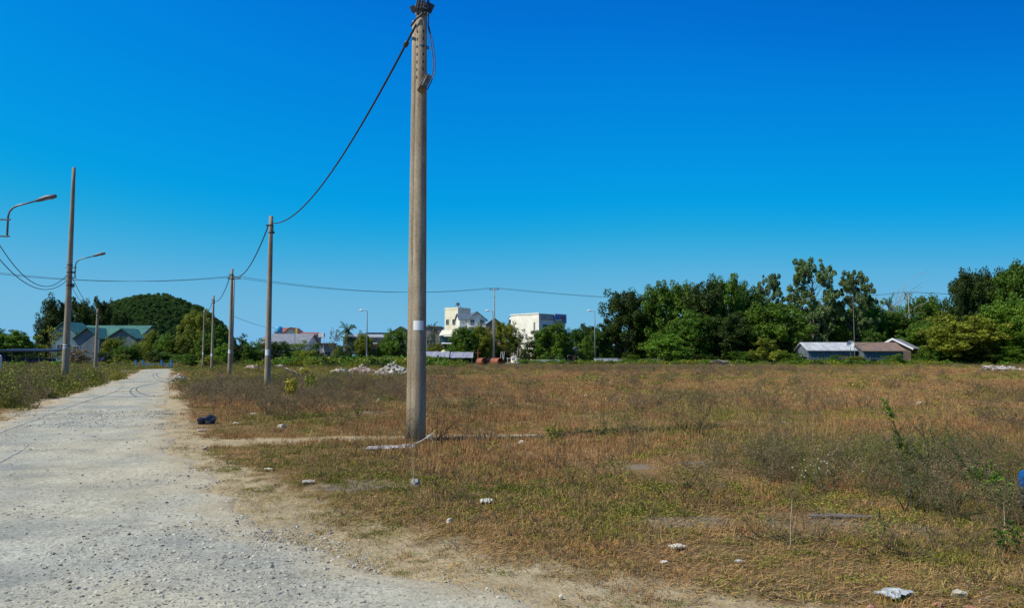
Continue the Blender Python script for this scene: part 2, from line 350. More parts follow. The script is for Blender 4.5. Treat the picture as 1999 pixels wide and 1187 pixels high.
# ------------------------------------------------------------ scatter: points carrying instances of small source meshes
SRC = {}
def source(key, objs):
    c = bpy.data.collections.new('source_'+key)
    for o in objs:
        for cc in list(o.users_collection): cc.objects.unlink(o)
        c.objects.link(o)
    SRC[key] = c; return c
def scatter(name, key, x, y, z, scl, idx, label, cat, tilt=.15, rot=None):
    n = len(x); me = bpy.data.meshes.new(name)
    me.vertices.add(n); me.vertices.foreach_set('co', np.stack([x, y, z], -1).astype(np.float32).ravel())
    if rot is None: rot = np.stack([rng.normal(0, tilt, n), rng.normal(0, tilt, n), rng.random(n)*6.283], -1)
    a = me.attributes.new('rot', 'FLOAT_VECTOR', 'POINT'); a.data.foreach_set('vector', rot.astype(np.float32).ravel())
    scl = np.asarray(scl, np.float32)
    if scl.ndim == 1: scl = np.stack([scl, scl, scl], -1)
    a = me.attributes.new('scl', 'FLOAT_VECTOR', 'POINT'); a.data.foreach_set('vector', scl.ravel())
    a = me.attributes.new('idx', 'INT', 'POINT'); a.data.foreach_set('value', np.asarray(idx, np.int32))
    ng = bpy.data.node_groups.new(name, 'GeometryNodeTree')
    ng.interface.new_socket('Geometry', in_out='INPUT', socket_type='NodeSocketGeometry'); ng.interface.new_socket('Geometry', in_out='OUTPUT', socket_type='NodeSocketGeometry')
    gi = ng.nodes.new('NodeGroupInput'); go = ng.nodes.new('NodeGroupOutput')
    ci = ng.nodes.new('GeometryNodeCollectionInfo'); ci.inputs['Collection'].default_value = SRC[key]
    ci.inputs['Separate Children'].default_value = True; ci.inputs['Reset Children'].default_value = True
    ip = ng.nodes.new('GeometryNodeInstanceOnPoints'); ip.inputs['Pick Instance'].default_value = True
    def na(nm, t):
        k = ng.nodes.new('GeometryNodeInputNamedAttribute'); k.data_type = t; k.inputs['Name'].default_value = nm
        return next(s for s in k.outputs if s.enabled and s.name == 'Attribute')
    ng.links.new(gi.outputs[0], ip.inputs['Points']); ng.links.new(ci.outputs[0], ip.inputs['Instance'])
    ng.links.new(na('idx', 'INT'), ip.inputs['Instance Index']); ng.links.new(na('rot', 'FLOAT_VECTOR'), ip.inputs['Rotation'])
    ng.links.new(na('scl', 'FLOAT_VECTOR'), ip.inputs['Scale']); ng.links.new(ip.outputs[0], go.inputs[0])
    o = bpy.data.objects.new(name, me); COL.objects.link(o)
    md = o.modifiers.new('scatter', 'NODES'); md.node_group = ng
    return tag(o, label, cat, kind='stuff')

def blades(n, hmin, hmax, spread, wd, lean=.5, seed=0, tiplight=.5):
    r = np.random.default_rng(seed); m = MB(); tone = []
    for i in range(n):
        a = r.random()*6.283; q = spread*math.sqrt(r.random()); bx, by = q*math.cos(a), q*math.sin(a)
        h = r.uniform(hmin, hmax); l = r.normal(0, lean)*h; a2 = r.random()*6.283; dx, dy = math.cos(a2)*l, math.sin(a2)*l
        a3 = r.random()*3.14; wx, wy = math.cos(a3)*wd/2, math.sin(a3)*wd/2; t = r.random()
        vs = [(bx-wx, by-wy, -.02), (bx+wx, by+wy, -.02), (bx+dx*.35+wx*.8, by+dy*.35+wy*.8, h*.6), (bx+dx*.35-wx*.8, by+dy*.35-wy*.8, h*.6), (bx+dx, by+dy, h*(1-.25*abs(l/h)))]
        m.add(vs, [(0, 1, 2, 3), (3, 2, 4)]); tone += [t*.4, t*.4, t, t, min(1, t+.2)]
    return m, tone
def leafy(n, h, spread, ls, seed=0, m=None, tone=None):
    """low spread of small pointed leaves"""
    r = np.random.default_rng(seed); m = m or MB(); tone = tone if tone is not None else []
    for i in range(n):
        a = r.random()*6.283; q = spread*math.sqrt(r.random()); p = Vector((q*math.cos(a), q*math.sin(a), h*r.random()*(1-.6*q/spread)))
        add_leaf(m, p, ls*r.uniform(.6, 1.3), r, tone)
    return m, tone
def add_leaf(m, p, s, r, tone, t=None, flat=.6):
    d = Vector((r.normal(), r.normal(), r.normal()*flat)).normalized(); u = d.cross(Vector((r.normal(), r.normal(), r.normal()+.01))).normalized()
    t = r.random() if t is None else t
    m.add([p, p+d*s*.5+u*s*.28, p+d*s, p+d*s*.5-u*s*.28], [(0, 1, 2, 3)]); tone += [t]*4
def twig(m, tone, p, d, ln, rad, depth, r, leaf=0, ends=None, n=4, kink=.25, child=3):
    pts = [p]; q = p.copy(); dd = d.copy()
    for i in range(n):
        dd = (dd + Vector((r.normal()*kink, r.normal()*kink, r.normal()*kink*.5))).normalized(); q = q + dd*ln/n; pts.append(q.copy())
    nv = len(m.v); m.tube(pts, list(np.linspace(rad, rad*.45, len(pts))), 3 if rad < .05 else 6, False); tone += [.15]*(len(m.v)-nv)
    if depth > 0:
        for k in range(child):
            i = r.integers(1, len(pts)); nd = (dd + Vector((r.normal()*.7, r.normal()*.7, r.normal()*.3))).normalized()
            twig(m, tone, pts[i], nd, ln*r.uniform(.4, .65), rad*.5, depth-1, r, leaf, ends, n, kink, child)
    if leaf:
        for k in range(int(6+ln*14)):
            i = r.integers(1, len(pts)); add_leaf(m, pts[i]+Vector((r.normal(), r.normal(), r.normal()))*leaf*.6, leaf*r.uniform(.6, 1.2), r, tone)
    if ends is not None: ends.append(pts[-1])

dry = grassmat('dry_grass', [(0, (.20, .175, .028)), (.28, (.36, .275, .06)), (.45, (.42, .29, .115)), (.65, (.42, .235, .085)), (.85, (.50, .27, .105)), (1, (.56, .42, .23))])
redg = grassmat('rusty_grass', [(0, (.28, .18, .07)), (.5, (.38, .195, .075)), (1, (.47, .27, .11))])
grn = grassmat('green_grass', [(0, (.075, .105, .012)), (.5, (.17, .18, .022)), (1, (.36, .29, .06))])
twg = grassmat('grey_weed', [(0, (.13, .10, .05)), (.5, (.22, .16, .08)), (1, (.34, .25, .135))])
def mk(mt, mat, name):
    o = mt[0].build(name, mat); addattr(o.data, 'tone', mt[1]); return o
near = []
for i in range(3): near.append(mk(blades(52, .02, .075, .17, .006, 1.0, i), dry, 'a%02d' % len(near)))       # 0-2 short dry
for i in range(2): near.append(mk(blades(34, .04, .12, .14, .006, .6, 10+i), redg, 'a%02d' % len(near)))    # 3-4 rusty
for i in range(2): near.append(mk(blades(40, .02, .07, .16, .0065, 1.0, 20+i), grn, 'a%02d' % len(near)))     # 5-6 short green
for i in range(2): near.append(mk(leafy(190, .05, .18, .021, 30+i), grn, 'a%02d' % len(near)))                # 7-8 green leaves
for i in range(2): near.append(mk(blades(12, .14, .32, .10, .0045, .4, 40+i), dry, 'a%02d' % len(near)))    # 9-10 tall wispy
for i in range(2):                                                                                           # 11-12 twiggy litter
    m = MB(); tn = []; r = np.random.default_rng(50+i)
    for k in range(7): twig(m, tn, Vector((r.normal()*.06, r.normal()*.06, 0)), Vector((r.normal(), r.normal(), .55)).normalized(), r.uniform(.06, .15), .003, 1, r)
    near.append(mk((m, tn), twg, 'a%02d' % len(near)))
for i in range(2):                                                                                           # 13-14 standing grey weed
    m = MB(); tn = []; r = np.random.default_rng(60+i)
    for k in range(6): twig(m, tn, Vector((r.normal()*.05, r.normal()*.05, 0)), Vector((r.normal()*.3, r.normal()*.3, 1)).normalized(), r.uniform(.3, .6), .004, 2, r, .014)
    near.append(mk((m, tn), twg, 'a%02d' % len(near)))
source('near', near)
far = []
for i in range(3): far.append(mk(blades(64, .08, .24, .36, .016, .8, 70+i), dry, 'b%02d' % len(far)))       # 0-2
for i in range(2): far.append(mk(blades(60, .08, .26, .36, .016, .7, 80+i), redg, 'b%02d' % len(far)))       # 3-4
for i in range(2): far.append(mk(blades(60, .07, .22, .36, .018, .9, 90+i), grn, 'b%02d' % len(far)))        # 5-6
for i in range(2):                                                                                           # 7-8 grey weed clump
    m = MB(); tn = []; r = np.random.default_rng(100+i)
    for k in range(9): twig(m, tn, Vector((r.normal()*.15, r.normal()*.15, 0)), Vector((r.normal()*.35, r.normal()*.35, 1)).normalized(), r.uniform(.4, .9), .007, 2, r, .03)
    far.append(mk((m, tn), twg, 'b%02d' % len(far)))
for i in range(2): far.append(mk(leafy(220, .75, .45, .09, 110+i), grn, 'b%02d' % len(far)))                 # 9-10 leafy weed
source('far', far)

def pts_in(y0, y1, dens, wide=.76, x0=None, x1=None):
    area = wide*(y1*y1-y0*y0); n = int(area*dens)
    y = np.sqrt(rng.random(n)*(y1*y1-y0*y0)+y0*y0); x = (rng.random(n)*2-1)*wide*y
    if x0 is not None: k = (x > x0) & (x < x1); x, y = x[k], y[k]
    return x, y
def choose(weights):
    """weights: list of arrays (n,), returns an index per point"""
    W = np.stack(weights, -1); c = np.cumsum(W, -1); u = rng.random(len(W))[:, None]*c[:, -1:]
    return (u > c).sum(-1)
POLES = [(Xb(817, 13.9), 13.9)]
def field_masks(x, y):
    v = verge(x, y); out_ = roadd(x, y) > -.1
    pm = pathmask(x, y); bm_ = baremask(x, y)
    fb = fbm(x*1.2, y*1.2, 4)-.5
    keep = out_ & (rng.random(len(x)) > np.clip(v*1.15-.15+3.0*fb*(v > .02), .0, .985)) & (rng.random(len(x)) > np.clip((fbm(x*.45+31, y*.45, 4)-.52)*8, 0, .8)) & (rng.random(len(x)) > pm*.93) & (rng.random(len(x)) > bm_*.82)
    return keep
# near grass
x, y = pts_in(3.6, 12, 125); x2, y2 = pts_in(12, 24, 55); x = np.concatenate([x, x2]); y = np.concatenate([y, y2])
k = field_masks(x, y); x, y = x[k], y[k]; n = len(x)
g = fbm(x*.35+4, y*.35+9, 3); g2 = fbm(x*.5+40, y*.5+2, 3); dd = roadd(x, y); o1 = np.ones(n)
mid = np.clip((y-9)/5, 0, 1)
grp = choose([1.0*o1, np.clip((g-.5)*10, 0, 2.2)*(.3+mid), np.clip((.56-g)*9, 0, 2.2)*(1-.5*mid), .15+np.clip((g2-.46)*7, 0, 1.2)*(1-.5*mid), .035*o1+.09*mid, .55*(1-mid)+.15, .02*mid+np.clip((g2-.6)*4, 0, 1)*.2])
idx = np.select([grp == i for i in range(7)], [rng.integers(0, 3, n), rng.integers(3, 5, n), rng.integers(5, 7, n), rng.integers(7, 9, n), rng.integers(9, 11, n), rng.integers(11, 13, n), rng.integers(13, 15, n)])
s = rng.uniform(.6, 1.2, n)*(1+.35*mid)*np.clip(.45+dd*.22, .45, 1)
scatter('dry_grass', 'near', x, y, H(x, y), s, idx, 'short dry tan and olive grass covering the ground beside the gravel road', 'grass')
# middle and far field
x, y = pts_in(22, 55, 11); x2, y2 = pts_in(55, 110, 3.2); x3, y3 = pts_in(110, 172, 1.3)
x = np.concatenate([x, x2, x3]); y = np.concatenate([y, y2, y3]); k = field_masks(x, y) & (y < 150+.1*x+25*fbm(x*.05, y*.05, 2)); x, y = x[k], y[k]; n = len(x)
left = x < ledge(y)
g = fbm(x*.13+4, y*.13+9, 3); g2 = fbm(x*.2+40, y*.2+2, 3); o1 = np.ones(n)
weedy = np.exp(-((x+10)**2/40+(y-32)**2/160))*.9 + np.clip((g2-.58)*8, 0, 1)*.4 + np.exp(-((x-15)**2/500+(y-95)**2/500))*.5
grp = choose([1.0*o1*(1-.5*left), np.clip((g-.45)*9, 0, 2.2)*(1-left), np.clip((.47-g)*8, 0, 1.1)+1.0*left, .01+weedy*.5+.05*left, .02+.6*left+.25*(x < -8)*(y > 35)+.12*(y > 100)])
idx = np.select([grp == i for i in range(5)], [rng.integers(0, 3, n), rng.integers(3, 5, n), rng.integers(5, 7, n), rng.integers(7, 9, n), rng.integers(9, 11, n)])
s = rng.uniform(.6, 1.15, n)*np.interp(y, [22, 60, 170], [.8, 1.1, 1.6]); s = np.stack([s, s, s*np.interp(y, [22, 60, 170], [.85, .7, .55])*np.where(left, 1.5, 1)], -1)
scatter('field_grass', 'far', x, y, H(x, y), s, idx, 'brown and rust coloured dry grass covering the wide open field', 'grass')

# thatch: flat dead bits and stubble between the tufts
th = []
for i in range(4):
    m = MB(); tn = []; r = np.random.default_rng(500+i)
    for k in range(46):
        a = r.random()*6.283; q = .2*math.sqrt(r.random()); p = Vector((q*math.cos(a), q*math.sin(a), .004+r.random()*.012)); a2 = r.random()*6.283; ln = r.uniform(.015, .06)
        d = Vector((math.cos(a2), math.sin(a2), r.uniform(-.05, .45))).normalized()*ln; u = Vector((-math.sin(a2), math.cos(a2), .3))*.0028; t = r.random()
        m.add([p-u, p+u, p+d+u*.4, p+d-u*.4], [(0, 1, 2, 3)]); tn += [t]*4
    th.append(mk((m, tn), [dry, twg, dry, grn][i], 't%02d' % i))
source('thatch', th)
x, y = pts_in(3.5, 9, 60); x2, y2 = pts_in(9, 20, 24); x = np.concatenate([x, x2]); y = np.concatenate([y, y2])
k = (roadd(x, y) > -.15+.5*(fbm(x*2, y*2, 2)-.5)) & (rng.random(len(x)) < .12+1.0*np.clip(1.2-verge(x, y)*1.15+1.6*(fbm(x*2.2, y*2.2, 3)-.5), 0, 1)) & (rng.random(len(x)) > pathmask(x, y)*.8); x, y = x[k], y[k]; n = len(x)
scatter('dry_thatch', 'thatch', x, y, H(x, y)+.002, rng.uniform(.7, 1.3, n), rng.choice(4, n, p=[.4, .25, .2, .15]), 'dead stubble and flattened bits of dry grass on the soil beside the road', 'dry litter', .05)

wd_ = []
for i in range(3):
    m = MB(); tn = []; r = np.random.default_rng(600+i)
    for k in range(9): twig(m, tn, Vector((r.normal()*.07, r.normal()*.07, 0)), Vector((r.normal()*.3-.1, r.normal()*.3, 1)).normalized(), r.uniform(.25, .55), .004, 2, r, .017)
    wd_.append(mk((m, tn), [LM['drygrey'], LM['olive'], twg][i], 'w%02d' % i))
source('weed', wd_)
n = 360; x = rng.normal(5.6, 1.3, n); y = rng.normal(9.3, 1.2, n); k = (y > 6.6) & (x > 2.6) & (rng.random(n) > baremask(x, y)*.9) & (fbm(x*1.1, y*1.1, 3) > .4); x, y = x[k], y[k]; n = len(x)
scatter('tangled_weeds', 'weed', x, y, H(x, y), rng.uniform(.4, 1.1, n), rng.choice(3, n, p=[.4, .12, .48]), 'scruffy tangle of grey green weeds at the right of the foreground', 'weeds', .1)
# gravel
grav = []
for i in range(4):
    m = MB(); m.rock((0, 0, .2), 1, (1, .75, .42), i*3+1)
    grav.append(m.build('g%02d' % i, [simple('gravel_grey', (.47, .44, .34), (.31, .29, .22), 3), simple('gravel_pale', (.62, .57, .44), (.45, .41, .31), 3), simple('gravel_blue', (.34, .31, .24), (.22, .2, .16), 3), simple('gravel_dark', (.15, .13, .10), (.2, .18, .15), 3)][i]))
source('gravel', grav)
x, y = pts_in(3.4, 9, 2600, .74); x2, y2 = pts_in(9, 22, 650, .74); x3, y3 = pts_in(22, 60, 30, .74)
x = np.concatenate([x, x2, x3]); y = np.concatenate([y, y2, y3]); d = roadd(x, y)
pt = np.clip((fbm(x*.7+8, y*.7, 3)-.45)*8, .12, 1.6)
k = (d < .5) & (rng.random(len(x)) < pt*np.clip(.45-d*1.2, .03, 1)*.8); x, y = x[k], y[k]; n = len(x)
s = .0058*(rng.pareto(2.9, n)+1); s = np.minimum(s, .026)*np.interp(y, [3, 10, 50], [.8, 1.15, 2.2])
scatter('gravel', 'gravel', x, y, H(x, y)+.014+.0005*y+.045*(fbm(x*1.5, y*1.5, 3)-.5)*np.clip(1-y/40, 0, 1), s, rng.choice(4, n, p=[.36, .34, .2, .1]), 'loose grey and pale crushed stone scattered over the road', 'gravel', .3)

# ------------------------------------------------------------ litter, rubble and stones
whitep = simple('white_litter', (.70, .65, .53), (.45, .40, .30), 9, .6)
stonem = simple('pale_stone', (.52, .46, .35), (.30, .26, .19), 5)
pinkstone = simple('pink_rubble', (.52, .40, .33), (.33, .23, .17), 4)
greystone = simple('grey_stone', (.33, .31, .29), (.2, .19, .18), 6)
blackp = simple('black_plastic', (.02, .021, .026), (.012, .012, .015), 6, .35)
def crumple(m, c, L_, W_, hh, seed, n=9):
    r = np.random.default_rng(seed); a = r.random()*3.1
    vs = []
    for i in range(n):
        for j in range(n):
            u = (i/(n-1)-.5); v = (j/(n-1)-.5); wob = 1+.12*r.normal()
            xx, yy = u*L_*wob, v*W_*wob
            vs.append((c[0]+xx*math.cos(a*.2)-yy*math.sin(a*.2), c[1]+xx*math.sin(a*.2)+yy*math.cos(a*.2), c[2]+hh*(.1+min(1, abs(r.normal()))*.42)*(1-1.6*(u*u+v*v))))
    top = len(vs); vs += [(p[0], p[1], p[2]-.006) for p in vs]
    fs = [(i*n+j, (i+1)*n+j, (i+1)*n+j+1, i*n+j+1) for i in range(n-1) for j in range(n-1)]
    fs += [tuple(top+q for q in f[::-1]) for f in fs]
    m.add(vs, fs)
def gpt(px, py): 
    a = G(px, py); return a[0], a[1], Hf(*a)
def litter(px, py, wpx, kind, name, label, cat, seed, mat=None, hpx=None):
    x, y, z = gpt(px, py); s = wpx*y/F; m = MB(); hh = (hpx or wpx*.45)*y/F
    if kind == 'paper': crumple(m, (x, y, z+.03), s, s*.7, hh, seed)
    if kind == 'rock': m.rock((x, y, z+hh*.3+.01), s/2, (1, .8, max(.25, hh/s*1.3)), seed, 2)
    if kind == 'rag':
        for k in range(3): crumple(m, (x+s*.2*(k-1), y, z+.03), s*.5, s*.5, hh, seed+k, 7)
    o = m.build(name, mat or whitep, smooth=False); return tag(o, label, cat)
litter(602, 939, 22, 'paper', 'paper_scrap', 'long torn white paper scrap in short grass near the road edge', 'litter', 1, hpx=7)
litter(523, 917, 15, 'paper', 'paper_scrap', 'small white paper strip in olive grass left of the torn long scrap', 'litter', 2, hpx=5)
litter(950, 980, 30, 'rag', 'tissue_litter', 'crumpled cream tissue lying in dry grass below the big pole', 'litter', 3, hpx=17)
litter(877, 1014, 13, 'rock', 'white_stone', 'small white stone in dark dry grass below the crumpled tissue', 'stone', 4, whitep, 10)
litter(811, 945, 19, 'rock', 'grey_stone', 'grey rounded stone with pale side on bare soil below the pole', 'stone', 5, greystone, 16)
litter(1322, 1073, 27, 'paper', 'paper_scrap', 'cream folded paper scrap in lower foreground grass', 'litter', 6, hpx=10)
litter(1297, 1101, 13, 'paper', 'paper_scrap', 'tiny cream scrap just under the folded foreground scrap', 'litter', 7, hpx=7)
litter(1442, 1099, 11, 'paper', 'plastic_scrap', 'tiny bright white plastic scrap right of the folded foreground scrap', 'litter', 8, hpx=7)
litter(1095, 1168, 9, 'rock', 'white_stone', 'white pebble at the sandy edge of the gravel', 'stone', 9, whitep, 8)
litter(1745, 1164, 62, 'paper', 'plastic_sheet', 'crumpled pale grey plastic sheet at the bottom of the verge', 'litter', 10, simple('grey_sheet', (.48, .49, .46), (.28, .29, .27), 5, .6), 12)
litter(1871, 1161, 30, 'rock', 'pale_stone', 'flat cream stone beside the pale grey plastic sheet', 'stone', 11, stonem, 13)
litter(1018, 868, 12, 'rock', 'foam_block', 'small white foam block in the pole shadow', 'litter', 12, whitep, 9)
litter(1144, 778, 10, 'rock', 'white_bottle', 'white plastic bit in the brown mid field', 'litter', 13, whitep, 8)
litter(1158, 745, 8, 'rock', 'white_stone', 'tiny white stone far out in the brown field', 'stone', 14, whitep, 4)
litter(495, 813, 13, 'paper', 'paper_scrap', 'white scrap in grey weeds right of the black bag', 'litter', 15, hpx=9)
litter(460, 832, 9, 'paper', 'paper_scrap', 'slim cream scrap just right of the black bag', 'litter', 16, hpx=5)
litter(393, 845, 16, 'paper', 'paper_scrap', 'flat cream cardboard strip just below the black bag', 'litter', 17, hpx=4)
litter(550, 839, 20, 'rock', 'pale_stone', 'tan stone in grass beside the footpath', 'stone', 18, stonem, 9)
litter(400, 876, 9, 'rock', 'pale_stone', 'small tan stone on the near side of the footpath', 'stone', 19, stonem, 6)
litter(300, 778, 6, 'rock', 'pale_stone', 'small pale stone at the right road margin by the bend', 'stone', 20, stonem, 4)
litter(738, 786, 9, 'rock', 'white_bottle', 'white litter bit in the field left of the big pole', 'litter', 21, whitep, 8)
litter(24, 790, 17, 'rock', 'pale_stone', 'white stone in the left verge by the picture edge', 'stone', 22, whitep, 8)
litter(34, 757, 7, 'rock', 'pale_stone', 'small pinkish stone higher up in the left verge', 'stone', 23, pinkstone, 4)
litter(1795, 792, 18, 'rock', 'pale_stone', 'pale flat stone in brown grass behind the tall green weed', 'stone', 24, stonem, 8)
litter(1530, 829, 9, 'rock', 'pale_stone', 'small pale stone in the brown grass of the right field', 'stone', 25, stonem, 5)
litter(1460, 757, 34, 'paper', 'plastic_strip', 'long pale plastic strip lying across the brown field', 'litter', 26, simple('tan_strip', (.6, .5, .38), (.45, .36, .26), 4), 3)
litter(1440, 722, 7, 'rock', 'white_bag', 'small pinkish white bag near the far field edge', 'litter', 27, whitep, 5)
litter(1978, 921, 8, 'rock', 'white_stone', 'tiny white stone at the right above the bright weed', 'stone', 28, whitep, 5)
# black bag
x, y, z = gpt(405, 831); s = y/F
m = MB(); m.rock((x+5*s, y, z+.1), 15*s, (1, .8, .62), 77, 2); m.rock((x-8*s, y-.05, z+.08), 12*s, (1, .8, .6), 79, 2)
o = m.build('black_bag', blackp); tag(o, 'crumpled black plastic bag lying in brown grass beside the road', 'bag')
m = MB(); crumple(m, (x-15*s, y-.1, z+.05), 8*s, 8*s, .1, 5, 5); m.build('bag_tie', simple('pale_plastic', (.5, .48, .52), (.3, .28, .3), 5, .4), o)
o.children[0].parent = o
def pile(px, py, wpx, hpx, n, mat, label, seed, name='rubble_pile', rmin=.06, rmax=.3):
    r = random.Random(seed); x, y, z = gpt(px, py); s = y/F; W, Hh = wpx*s*1.3, hpx*s*1.3; m = MB()
    if n > 10:
        m.rock((x, y, z-.02), 1, (W*.42, W*.35, Hh*.62), seed, 3)
    for i in range(n):
        a = r.random()*6.28; q = math.sqrt(r.random()); 
        zz = Hh*(1-q)*.85*(0.75+.4*r.random())
        m.rock((x+q*math.cos(a)*W/2, y+q*math.sin(a)*W*.4, z+zz), r.uniform(rmin, rmax)*r.uniform(.5, 1), (1, .9, .7), r.random())
    o = m.build(name, mat); return tag(o, label, 'rubble pile', 'rubble piles on the field')
pile(768, 733, 62, 24, 170, simple('mixed_rubble', (.50, .44, .35), (.22, .19, .155), 2.2), 'large heap of grey and white rubble left of the big pole', 31, rmax=.28)
pile(706, 728, 50, 13, 90, pinkstone, 'low pinkish rubble heap between two whiter heaps', 32, rmax=.25)
pile(663, 732, 40, 12, 70, simple('white_rubble', (.58, .52, .41), (.32, .27, .21), 2.5), 'low whitish rubble heap left of the pinkish heap', 33, rmax=.25)
pile(495, 722, 32, 9, 34, pinkstone, 'small pinkish dirt heap between the second and third poles', 34, rmax=.3)
pile(547, 720, 28, 7, 30, stonem, 'small pale dirt heap just right of the second pole', 35, rmax=.3)
pile(590, 740, 90, 5, 60, stonem, 'thin line of pale stones behind the yellow green shrub', 36, rmax=.16)
pile(592, 726, 22, 8, 24, stonem, 'small cream stone heap above the yellow green shrub', 37, rmax=.25)
pile(348, 744, 38, 13, 55, simple('verge_rubble', (.5, .44, .36), (.22, .19, .15), 3), 'heap of cream stones at the right road margin by the bend', 38, rmax=.16)
pile(1955, 724, 70, 9, 60, simple('far_rubble', (.52, .46, .42), (.3, .25, .22), 3), 'low pale rubble line at the far right field edge', 39, rmax=.35)
pile(1405, 714, 44, 6, 40, greystone, 'low dark stone heap at the foot of the dark trees', 40, rmax=.35)
pile(240, 728, 70, 5, 50, stonem, 'scattered pale stones along the left road margin', 41, rmax=.2)
pile(1040, 712, 8, 3, 12, stonem, 'tiny stone heap near the rusty pipes', 42, rmax=.2)
# sandbag line / torn sheet at the pole foot
x, y, z = gpt(760, 877); m = MB(); crumple(m, (x, y, z+.03), .72, .26, .10, 12, 15); crumple(m, (x+.27, y+.12, z+.03), .3, .22, .12, 13, 9)
tag(m.build('plastic_sheet', simple('white_sheet', (.64, .60, .58), (.38, .35, .33), 7, .5)), 'flattened whitish plastic sheet at the foot of the big pole', 'plastic sheet')
x, y, z = gpt(812, 872); rt = empty('guy_rod', (x, y, z), 'slanting pale metal rod sticking out beside the big pole foot', 'rod')
m = MB(); m.tube([(-.12, 0, .02), (.1, -.06, .12), (.29, -.02, .24)], .011, 6); m.build('rod', simple('galvanised', (.45, .45, .44), (.3, .3, .3), 9, .5, metal=.3), rt)
m = MB(); m.box((.26, -.02, .225), (.12, .03, .035), 0, 0, -.7); m.tube([(.27, -.02, .2), (.3, -.03, .1), (.24, -.03, 0)], .006, 5); m.build('rod_end', whitep, rt)

# ------------------------------------------------------------ poles
def concmat():
    m, nt, b = nodes('pole_concrete'); v = objpos(nt)
    mp = nt.nodes.new('ShaderNodeMapping'); mp.inputs['Scale'].default_value = (7, 7, .5); L(nt, v, mp.inputs[0])
    n1 = noise(nt, 1.5, 6, .7, mp.outputs[0]); n2 = noise(nt, 22, 5, .7, v); n3 = noise(nt, 1.1, 3, .6, v)
    c = ramp(nt, [(.3, (.17, .135, .095)), (.5, (.315, .255, .18)), (.7, (.42, .35, .255))], n1.outputs[0]).outputs[0]
    c = mix(nt, .75, c, ramp(nt, [(.3, (.55, .52, .5)), (.55, (1, 1, 1))], n2.outputs[0]).outputs[0], 'MULTIPLY')
    c = mix(nt, .6, c, ramp(nt, [(.35, (.72, .62, .5)), (.6, (1.1, 1.1, 1.1))], n3.outputs[0]).outputs[0], 'MULTIPLY')
    L(nt, c, b.inputs['Base Color']); b.inputs['Roughness'].default_value = .9; bump(nt, b, n2.outputs[0], .35, .01); return m
conc = concmat(); steel = simple('grey_steel', (.2, .21, .23), (.12, .12, .13), 8, .5, metal=.5)
rust = simple('rusty_steel', (.22, .10, .045), (.09, .045, .025), 9, .8)
darkst = simple('dark_fitting', (.04, .04, .045), (.02, .02, .02), 8, .6)
whiteplate = simple('white_plate', (.8, .8, .8), (.68, .68, .69), 3, .5, 0)
holes = simple('pole_recess', (.05, .042, .035), (.03, .026, .02), 8)
def pole(X, Y, Ht, r0, r1, label, group, plate=None, fittings=True, name='utility_pole', n=20):
    rt = empty(name, (X, Y, Hf(X, Y)-.05), label, 'pole', group)
    m = MB(); zs = np.linspace(0, Ht, 14); m.tube([(0, 0, z) for z in zs], list(np.interp(zs, [0, Ht], [r0, r1])), n)
    m.build('shaft', conc, rt, smooth=False)
    for p in rt.children[0].data.polygons: p.use_smooth = len(p.vertices) == 4
    if plate:
        z, hh = plate; rr = np.interp(z, [0, Ht], [r0, r1])+.004; m = MB(); k = 9
        a = [(-math.pi/2 + (-.75+1.5*i/(k-1))) for i in range(k)]
        vs = [(rr*math.cos(t), rr*math.sin(t), zz) for zz in (z-hh/2, z+hh/2) for t in a] + [((rr-.006)*math.cos(t), (rr-.006)*math.sin(t), zz) for zz in (z-hh/2, z+hh/2) for t in a]
        fs = [(i, i+1, k+i+1, k+i) for i in range(k-1)]+[(2*k+i, 3*k+i, 3*k+i+1, 2*k+i+1) for i in range(k-1)]
        m.add(vs, fs); m.build('number_plate', whiteplate, rt)
    if fittings:
        m = MB(); z = Ht-.45; rr = r1+.012; m.tube([(0, 0, z-.03), (0, 0, z+.03)], rr+.004, 16); m.box((-rr-.05, 0, z), (.14, .06, .08)); m.tube([(0, 0, z-.38), (0, 0, z-.33)], rr+.008, 16); m.box((rr+.03, 0, z-.35), (.07, .06, .1)); m.box((rr+.01, 0, z-.18), (.015, .03, .36)); m.build('cable_clamp', darkst, rt)
    return rt
LINE = [(817, 13.9, 8.5, 0.145), (521.5, 35.5, 8.45, .15), (447, 57, 8.45, .15), (412, 82, 8.45, .15), (394.5, 105, 8.3, .14)]
lab = ['nearest big concrete pole with a rusty box and white plate', 'second concrete pole of the row, wire running to the big pole', 'third concrete pole of the row, behind the weeds beside the road',
       'fourth dark concrete pole of the row, in front of the hill', 'farthest thin concrete pole of the row, before the light green tree']
tops = []
for i, (px, Y, Ht, r0) in enumerate(LINE):
    X = P(px, 760, Y).x; pl = (1.6+(697-[629, 686, 685, 692, 690][i])/F*Y, [.175, .28, .3, .3, .3][i])
    pr = pole(X, Y, Ht, r0, .095 if i else .1, lab[i], 'row of concrete poles along the road', pl, i > 0)
    tops.append((X, Y, Ht)); 
    if i == 0: P0 = pr
# twin pole right behind the first
p2 = pole(tops[0][0]-.14, 14.28, 8.3, .14, .095, 'second concrete shaft standing tight behind the big pole', 'row of concrete poles along the road', None, False)
